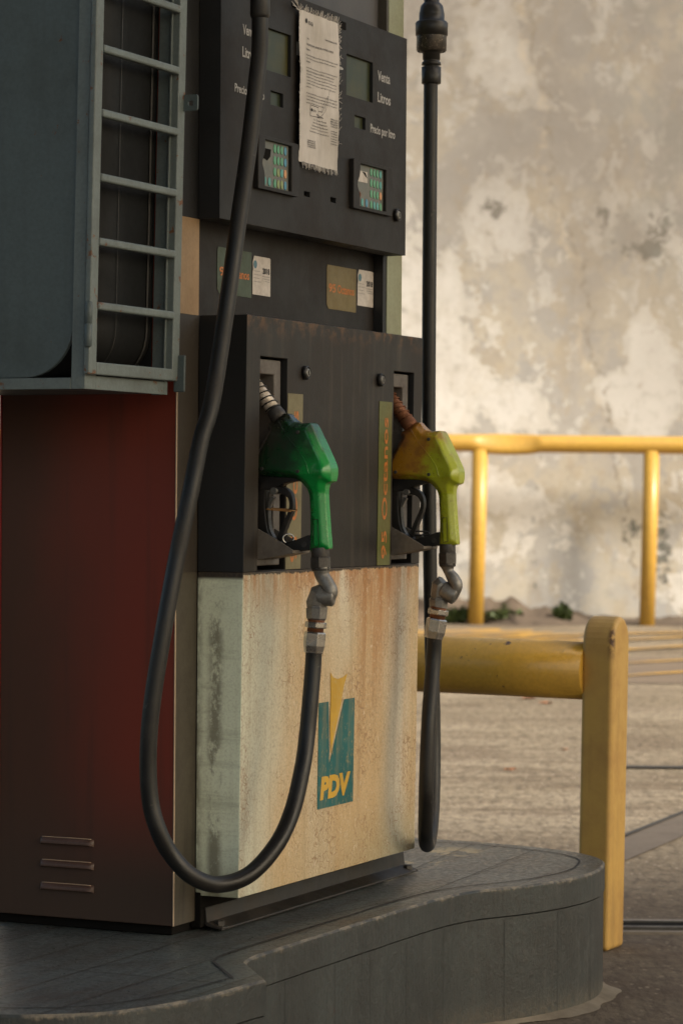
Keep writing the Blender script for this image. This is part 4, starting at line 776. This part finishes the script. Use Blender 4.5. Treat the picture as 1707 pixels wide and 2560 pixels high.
    g = Geo(); e_ = swiv['elbow']; g.tube(cr([Q(x, y) for x, y, r in e_], 5), [r_ * px for r_ in [v_.x for v_ in cr([(r, 0) for x, y, r in e_], 5)]], 10); el = T.part('elbow', g, 'castmetal', bevel=.001)
    jx, jy, jr = swiv['joint']; g = Geo(); g.lathe([(jr * px * .7, -jr * px * 1.0), (jr * px, -jr * px * .8), (jr * px, jr * px * .8), (jr * px * .7, jr * px * 1.0)], Q(jx, jy), swiv['jax'], 28); T.part('joint', g, 'castmetal', parent=el, bevel=.0008)
    g = Geo(); b_ = swiv['body']; P_ = [Vector(Q(x, y)) for x, y, r in b_]; g.tube(P_, [r * px for x, y, r in b_], 8); g.s = [False] * len(g.s); T.part('swivel_body', g, 'castmetal', parent=el, bevel=.0012)
    return T
sw1 = dict(nut=((801, 1392), (802, 1421), 24), elbow=[(803, 1420, 21), (806, 1440, 17), (818, 1460, 17), (826, 1478, 17), (822, 1496, 15)], joint=(814, 1492, 21), jax=(.25, .97, -.05),
           body=[(813, 1474, 17), (800, 1484, 25), (790, 1510, 25), (791, 1515, 23), (792, 1520, 26), (791, 1545, 24), (790, 1552, 20)])
sw2 = dict(nut=((1118, 1381), (1118, 1411), 22), elbow=[(1118, 1411, 20), (1121, 1428, 12), (1132, 1446, 15), (1140, 1462, 15), (1136, 1478, 14), (1128, 1490, 15)], joint=(1122, 1482, 21), jax=(.15, .9, -.45),
           body=[(1109, 1455, 18), (1101, 1462, 22), (1097, 1490, 21), (1096, 1494, 19), (1096, 1500, 23), (1095, 1520, 22), (1094, 1526, 18)])
MT['green'] = cover('green_cover', (.002, .27, .045), (.003, .034, .011), (.018, .018, .012), .3, (.42, .98, .98, 1.18))
MT['lime'] = cover('lime_cover', (.37, .42, .020), (.34, .16, .012), (.15, .05, .015), .6, (.66, 1.02, 1.06, 1.28))
make_nozzle('green covered fuel nozzle with a rubber band on its trigger, in the near holster', 0, 0, 'green', 'spout', sw1, True)
make_nozzle('worn lime yellow fuel nozzle with rusty spout, in the far holster', .585, -.003, 'lime', 'rust', sw2, False)
# ================================================================== HOSES
def ferrule(T, p, ax, s, m='nickel'):
    g = Geo(); p = Vector(p); ax = Vector(ax).normalized()
    g.lathe([(.0155 * s, -.022 * s), (.0155 * s, .0)], p, ax, 20); T.part('adapter', g, 'rust')
    g = Geo(); g.lathe([(.0195 * s, -.018 * s), (.0205 * s, -.016 * s), (.0205 * s, -.009 * s), (.0195 * s, -.007 * s)], p, ax, 8, 0, False); T.part('lock_ring', g, m, bevel=.0005)
    g = Geo(); g.lathe([(.0185 * s, 0), (.0212 * s, .003 * s), (.0212 * s, .026 * s), (.0190 * s, .036 * s), (.0185 * s, .040 * s)], p, ax, 6, 0, False); T.part('ferrule', g, m, bevel=.0012)
def hose(label, pts, r, name='fuel_hose'):
    P = [on_y(x, y, Y) for x, y, Y in pts]; b = min(P, key=lambda q: q.z); T = Thing(name, label, 'hose', (b.x, b.y, b.z - r), 'W', group='black fuel hoses looping from overhead to the nozzles')
    C_ = cr([tuple(p) for p in P], 14); g = Geo(); g.tube([tuple(p) for p in C_], r, 28); T.part('hose', g, 'rubber'); return T, P
Yn1 = (OO + Ud * NU + Vd * .20).y; Yn2 = (OO + Ud * (NU + .585) + Vd * .19).y
T, P = hose('black hose in a wide loop reaching the green nozzle across the pump front',
    [(650, -320, 4.80), (650, -150, 4.80), (650, 40, 4.80), (649, 130, 4.80), (639, 222, 4.79), (622, 370, 4.78), (596, 555, 4.75), (565, 780, 4.72), (531, 1000, 4.69), (503, 1100, 4.67), (478, 1225, 4.65), (441, 1402, 4.63), (409, 1579, 4.61), (381, 1756, 4.60), (371, 1888, 4.60), (376, 2000, 4.60), (396, 2075, 4.60), (428, 2136, 4.61), (480, 2190, 4.62), (545, 2211, 4.65), (622, 2187, 4.68), (689, 2115, 4.72), (730, 2029, 4.76), (756, 1920, 4.79), (768, 1834, 4.81), (776, 1747, 4.82), (783, 1660, Yn1), (785, 1612, Yn1)], .0143)
f0 = on_y(788, 1579, Yn1); ferrule(T, f0, P[-1] - f0, .93)
g = Geo(); q = on_y(650, 41, 4.80); s_ = 4.80 / 7000
g.lathe([(17 * s_, -10 * s_), (23 * s_, -2 * s_), (25 * s_, 4 * s_), (25 * s_, 120 * s_), (19 * s_, 130 * s_), (19 * s_, 150 * s_), (32 * s_, 160 * s_), (34 * s_, 200 * s_), (28 * s_, 260 * s_), (17 * s_, 280 * s_)], q, (0, 0, 1), 28); T.part('breakaway_coupling', g, 'plastic')
Yb = 5.66
T, P = hose('black hose hanging straight behind the lime nozzle and looping up to it',
    [(1077, -260, Yb), (1077, -100, Yb), (1077, 60, Yb), (1076, 220, Yb), (1074, 500, Yb), (1072, 800, Yb), (1071, 1070, Yb), (1074, 1379, Yb), (1078, 1600, Yb), (1083, 1800, 5.66), (1083, 1950, 5.64), (1079, 2050, 5.60), (1072, 2100, 5.53), (1066, 2112, 5.46), (1063, 2085, 5.38), (1064, 2010, 5.34), (1066, 1930, 5.33), (1072, 1790, 5.34), (1082, 1660, Yn2), (1087, 1575, Yn2)], .0143)
f0 = on_y(1092, 1546, Yn2); ferrule(T, f0, P[-1] - f0, .98)
g = Geo(); s_ = Yb / 7000 / 2.137; q = on_y(1077.5, 208, Yb)
pr = [(48, -4), (52, 0), (52, 85), (40, 86), (40, 95), (52, 96), (50, 112), (43, 114), (43, 125), (47, 126), (47, 160), (60, 166), (72, 175), (79, 200), (79, 252), (86, 254), (87, 320), (80, 328), (68, 332), (68, 368), (60, 410), (48, 425), (40, 430), (40, 640)]
g.lathe([(a * s_, (b) * s_) for a, b in pr], q, (0, 0, 1), 32); T.part('breakaway_coupling', g, 'plastic'); g = Geo(); g.lathe([(75 * s_, 168 * s_), (80.5 * s_, 175 * s_), (80.5 * s_, 250 * s_)], q, (0, 0, 1), 32, caps=False)
T.part('coupling_sleeve', g, paint('scuffed_sleeve', (.05, .042, .035), (.26, .20, .14), .4, .4, 60, 0, .6, (.32, .26, .19), metal=.5))
# ================================================================== NOTICE hanging on the head
nv = HV + .008
nu0, nz1 = on_v(*c2(727, 62), nv); nu1, _ = on_v(*c2(992, 155), nv); _, nz0 = on_v(*c2(735, 1092), nv); NW, NH = nu1 - nu0, nz1 - nz0
NT = Thing('paper_notice', 'frayed off white printed notice hanging on the pump display between the screens', 'notice', (nu0, nv, nz0))
wav = lambda a, b: nv + .0016 * math.sin(a * 7 + b * 3) * (.5 + .5 * b) + .0007 * math.sin(b * 13 + a * 4) + .0009 * math.sin(a * 17 + b * 5)
rn = random.Random(4); er = [rn.uniform(-.0016, .0016) for _ in range(64)]
g = Geo(); g.grid(lambda a, b: (nu0 + NW * a + (er[int(b * 60)] if a in (0, 1) else 0) * .5, wav(a, b), nz0 + NH * b + (er[int(a * 24) + 30] * .6 if b in (0, 1) else 0)), 24, 60); sh = NT.part('sheet', g, 'cloth', merge=False)
g = Geo()
def hair(a, b, da, db, w_=.0006):
    p = (nu0 + NW * a, wav(a, b) + .0006, nz0 + NH * b); q = (p[0] + da, p[1] + rn.uniform(.0, .004), p[2] + db); mid = ((p[0] + q[0]) / 2 + rn.uniform(-1, 1) * .0018, (p[1] + q[1]) / 2, (p[2] + q[2]) / 2 + rn.uniform(-1, 1) * .001); g.tube([p, mid, q], w_, 4)
for i in range(46): b = rn.random(); hair(0, b, -rn.uniform(.001, .006), rn.uniform(-.008, .010), .0004); b = rn.random() ** .6; hair(1, b, rn.uniform(.001, .007), rn.uniform(-.006, .014), .0004)
for i in range(70): a = rn.random(); hair(a, 1, rn.uniform(-.003, .003), rn.uniform(.004, .012)); a = rn.random(); hair(a, 0, rn.uniform(-.002, .002), -rn.uniform(.004, .012))
for i in range(8): hair(.02, .99, -rn.uniform(.01, .045), rn.uniform(-.01, .02), .0007)
NT.part('fringe', g, 'cloth', merge=False)
g = Geo(); K = lambda x, y: on_v(*c2(x, y), nv)
def line(s_, x0, y0, x1, hpx):
    ua, za = K(x0, y0); ub, _ = K(x1, y0); ub = nu0 + NW * min(.97, (ub - nu0) / NW); h_ = hpx / 2.703 * PX; put_text(g, s_, ua, ub, za - h_, za, 0, .01)
line('PDVSA', 785, 140, 822, 26); line('Sres.', 778, 250, 792, 14); line('Caracas, 04 de Marzo de 2015', 890, 262, 972, 14); line('ESTACION DE SERVICIO MUNICIPAL LA AVENIDA, C.A. SURESTE', 775, 290, 948, 15); line('Presente.-', 772, 322, 800, 14)
body = ['Tengo el honor de dirigirme a usted en la oportunidad de hacer llegar un cordial', 'saludo Patriotico, Revolucionario, Socialista, Humanista y profundamente', 'Chavista.', '', 'En virtud de la presente le informo que de acuerdo a la inspeccion efectuada en', 'Estacion de Servicio RINCONADA, LA AVENIDA, Caracas donde se evidencio', 'con pruebas y con la autorizacion por forma indicada en la norma que', 'medidas de parar o suspender la linea de combustible. Por lo tanto, se debe', 'comunicar con la Gerencia General de Gestion de Negocios hacia para cierre,', 'ACOPIO, con destino a conformar y seguir vigilando, en calidad y etapa de', 'produccion.', '', 'Sin mas a que hacer referencia. Por favor se sirva prestar la atencion del personal', 'en forma alguna, suministrando la documentacion y cumplimiento obligatorio de', 'Cumplido, conforme se resuelve en la Gerencia Comercial por nuevas inversiones,', 'logrando solicitudes y nuevas instrucciones.']
y_ = 362
for s_ in body:
    if s_: line(s_, 770, y_, 772 + 203 * min(1, len(s_) / 76), 12)
    y_ += 21.5
for i, s_ in enumerate(['Lic. Carlos Perez', 'Gerente General de Mercado Nacional', 'Gerencia de Distribucion', 'Presidencia de Comercio y Suministro', 'Republica Bolivariana de Venezuela, Caracas']): line(s_, 820 - 6 * i, 800 + 20 * i, 905 + 4 * i, 11)
for i, s_ in enumerate(['GERENCIA DE', 'MERCADO', 'FISCALIZACION', 'CARACAS']): line(s_, 776, 940 + 14 * i, 830, 10); line(s_, 930, 800 + 16 * i, 980, 10)
for i in range(6): line('certificado', 934, 880 + 17 * i, 978, 9)
line('PDVSA', 812, 738, 838, 14); line('pueblo', 855, 745, 880, 12)
for (x0, y0, x1, y1) in ((797, 708, 855, 728), (855, 728, 857, 800), (797, 708, 797, 782), (797, 782, 888, 800)):
    a, b = K(x0, y0), K(x1, y1); dx, dz = b[0] - a[0], b[1] - a[1]; L_ = math.hypot(dx, dz); nx, nz = -dz / L_ * .0005, dx / L_ * .0005; g.add([(a[0] - nx, 0, a[1] - nz), (b[0] - nx, 0, b[1] - nz), (b[0] + nx, 0, b[1] + nz), (a[0] + nx, 0, a[1] + nz)], [(0, 1, 2, 3)])
a, b = K(771, 140); g.lathe([(.0045, 0), (.0045, .0002)], (a, 0, b), (0, 1, 0), 20)
a, b = K(806, 742); g.lathe([(.003, 0), (.003, .0002)], (a, 0, b), (0, 1, 0), 16)
sigp = [K(*p) for p in ((925, 612), (905, 690), (880, 760), (890, 700), (915, 650), (900, 740), (870, 790), (840, 770), (888, 800))]; g.tube([(p.x, 0, p.y) for p in cr(sigp, 5)], .0003, 4)
g.v = [(p[0], wav((p[0] - nu0) / NW, (p[2] - nz0) / NH) + .0009 + p[1] * .2, p[2]) for p in g.v]
NT.part('printed_text', g, 'ink', parent=sh, merge=False)
# black tape tabs holding the notice
for x0, y0, x1, y1 in ((675, 15, 735, 70), (1000, 140, 1036, 205), (705, 920, 722, 985)):
    a, b = on_v(*c2(x0, y0), HV); c_, d_ = on_v(*c2(x1, y1), HV); g = Geo(); g.box(a, c_, HV + .0006, HV + .0014, d_, b); D.part('tape_tab', g, 'dark', parent=head)

# ================================================================== WIRE DOOR CABINET hanging at the left
uF = -.060; rF = ray(415, 985); tt = (uF - (CC - OO).dot(Ud)) / rF.dot(Ud); vC = (CC + rF * tt - OO).dot(Vd)
uN, zN = on_v(208, 972, vC); zTop = 2.02; DP = .56                      # near corner, height, depth
fl_ = .022; fw = .036; zb = zN
C = Thing('wire_door_cabinet', 'blue grey steel cabinet with a ladder barred door hanging left of the pump', 'cabinet', (uN, vC, zb))
C.root.rotation_euler = (-.022, 0, math.pi / 2 - A) if False else C.root.rotation_euler
# the cabinet leans slightly outwards at its top
LEAN = .018
def cpart(nm, g, mt, **k): g.v = [(p[0], p[1] + LEAN * (p[2] - zb), p[2]) for p in g.v]; return C.part(nm, g, mt, **k)
g = Geo(); t_ = .003
# near corner angle iron, far angle iron, bottom rails
g.box(uN, uN + t_, vC - fl_, vC - .0001, zb, zTop); g.box(uN, uN + fw, vC, vC + t_, zb, zTop)
g.box(uF - t_, uF, vC - .026, vC - .0001, zb, zTop); g.box(uF - .012, uF, vC, vC + t_, zb, zTop)
g.box(uN - .0012, uN + t_, vC - DP, vC - fl_ - .0002, zb, zb + .018); g.box(uN + fw + .0002, uF - .0122, vC, vC + t_, zb, zb + .022)
g.box(uN, uN + t_, vC - DP - fl_, vC - DP - .0002, zb, zTop); g.box(uF - t_, uF, vC - DP - fl_, vC - DP - .0002, zb, zTop)
cpart('frame', g, 'bluegrey_worn', bevel=.0008)
g = Geo(); g.box(uN + .0035, uF - .0035, vC - DP, vC - .0005, zb + .002, zb + .005); cpart('floor_plate', g, 'bluegrey')
g = Geo(); g.box(uF - .008, uF - .0035, vC - DP, vC - .027, zb + .006, zTop); cpart('end_wall', g, 'tankside')
g = Geo(); g.box(uN - .002, uF + .002, vC - DP - fl_ - .002, vC + .006, zTop + .0005, zTop + .006); cpart('roof', g, 'bluegrey')
g = Geo(); g.box(uN + .01, uF - .01, vC - DP - .010, vC - DP - .006, zb + .006, zTop - .01); cpart('back_wall', g, 'tankside')
# rounded tank inside, its end plate flush with the near frame
def rr_prof(v0, v1, z0, z1, r, k=10):
    o = []
    for cx_, cz_, a0 in ((v1 - r, z0 + r, -90), (v1 - r, z1 - r, 0), (v0 + r, z1 - r, 90), (v0 + r, z0 + r, 180)):
        o += [(cx_ + r * math.cos(math.radians(a0 + 90 * i / k)), cz_ + r * math.sin(math.radians(a0 + 90 * i / k))) for i in range(k + 1)]
    return o
tv1 = vC - fl_ - .0015; pf = rr_prof(vC - DP + .01, tv1, zb + .0195, zTop - .02, .085)
g = Geo(); g.prism(pf, lambda a, b: (uN + .012, a, b), lambda a, b: (uF - .016, a, b), 1, True)
for i in range(2): g.m[i] = 0
g.s[0] = g.s[1] = False; tank = cpart('tank', g, ['bluegrey', 'tankside'])
g = Geo(); p2 = rr_prof(vC - DP + .006, tv1 + .001, zb + .0185, zTop - .016, .087); g.prism(p2, lambda a, b: (uN + .004, a, b), lambda a, b: (uN + .0118, a, b), 0, False); cpart('end_plate', g, 'bluegrey', parent=tank, bevel=.0015)
for uu, w_ in ((uN + .14, .0016), (uF - .035, .006)):
    g = Geo(); o1 = rr_prof(vC - DP + .008, tv1 + .0018, zb + .0175, zTop - .018, .087); n_ = len(o1); g.add([(uu, a, b) for a, b in o1] + [(uu + w_, a, b) for a, b in o1], [(i, (i + 1) % n_, n_ + (i + 1) % n_, n_ + i) for i in range(n_)], 0, True); cpart('seam_band', g, 'darkmetal', parent=tank)
# door
vD = vC + .006; dz0 = on_v(*c1(525, 2120), vD)[1]; vE = vD + .010; da = on_v(*c1(503, 2100), vE)[0]; db = on_v(*c1(1012, 2180), vE)[0]
dz0 = on_v(*c1(505, 2114), vE)[1]
door2 = C
bw = .024; bd = .018; g = Geo()
g.box(da, da + bw, vD, vD + .010, dz0, zTop - .02); g.box(db - bw, db, vD - .010, vD + .010, dz0, zTop - .02); g.box(da + bw + .0002, db - bw - .0002, vD, vD + .010, dz0, dz0 + .020)
dr_ = cpart('door', g, 'bluegrey_worn', bevel=.0022, seg=3)
zr0 = on_v(*c1(560, 1730), vE)[1]; zr4 = on_v(*c1(575, 280), vE)[1]; stp = (zr4 - zr0) / 4
for i in range(7):
    z_ = zr0 + i * stp; g = Geo(); g.box(da + bw + .0002, db - bw - .0002, vD + .0005, vD + .0125, z_ - .0065, z_ + .0065); cpart('rung', g, 'bluegrey_worn', parent=dr_, bevel=.0035, seg=3)
for zz in (on_v(*c1(533, 1840), vD)[1], on_v(*c1(533, 1840), vD)[1] + .62):
    g = Geo(); hu = da - .003
    g.lathe([(.0045, -.036), (.0062, -.034), (.0062, -.001), (.005, 0), (.0062, .001), (.0062, .034), (.0045, .036)], (hu, vD + .009, zz), (0, 0, 1), 18); cpart('hinge', g, 'bluegrey', parent=dr_)
# lug with a hole, and the lower catch
lz = on_u(*c1(1080, 583), db)[1]; g = Geo(); lw = .034; lh = .027; lv0 = vD + .002
outl = rr_prof(lv0, lv0 + lw, lz - lh / 2, lz + lh / 2, .004, 4); hc = (lv0 + lw * .62, lz - .001); hr = .0056
n_ = len(outl); hol = []
for a, b in outl: an = math.atan2(b - hc[1], a - hc[0]); hol.append((hc[0] + hr * math.cos(an), hc[1] + hr * math.sin(an)))
for uo, fl2 in ((db - .006, 0), (db - .002, 1)): g.add([(uo, a, b) for a, b in outl] + [(uo, a, b) for a, b in hol], [(i, (i + 1) % n_, n_ + (i + 1) % n_, n_ + i) for i in range(n_)])
for ol_ in (outl, hol): g.add([(db - .006, a, b) for a, b in ol_] + [(db - .002, a, b) for a, b in ol_], [(i, (i + 1) % n_, n_ + (i + 1) % n_, n_ + i) for i in range(n_)])
g.v = [(p[0], p[1] - LEAN * (p[2] - zb) * 0, p[2]) for p in g.v]; cpart('lug', g, 'bluegrey', parent=dr_)
g = Geo(); cz = on_u(*c1(1030, 2110), db)[1]; g.box(db - .006, db - .001, vD + .002, vD + .0235, cz - .032, cz + .030); cpart('catch', g, 'bluegrey', parent=dr_, bevel=.003, seg=3)
# mounting column of the cabinet, standing on the island at the left
g = Geo(); pz = -.02
pu, pv = uN + .15, vC - DP - .07
g.box(pu - .04, pu + .04, pv - .04, pv + .04, .0005, zTop); C.part('support_post', g, 'bluegrey', bevel=.004)
g = Geo(); g.box(pu - .03, pu + .03, pv + .041, vC - DP - fl_ - .003 + .0, zb + .10, zb + .14); C.part('bracket', g, 'bluegrey')
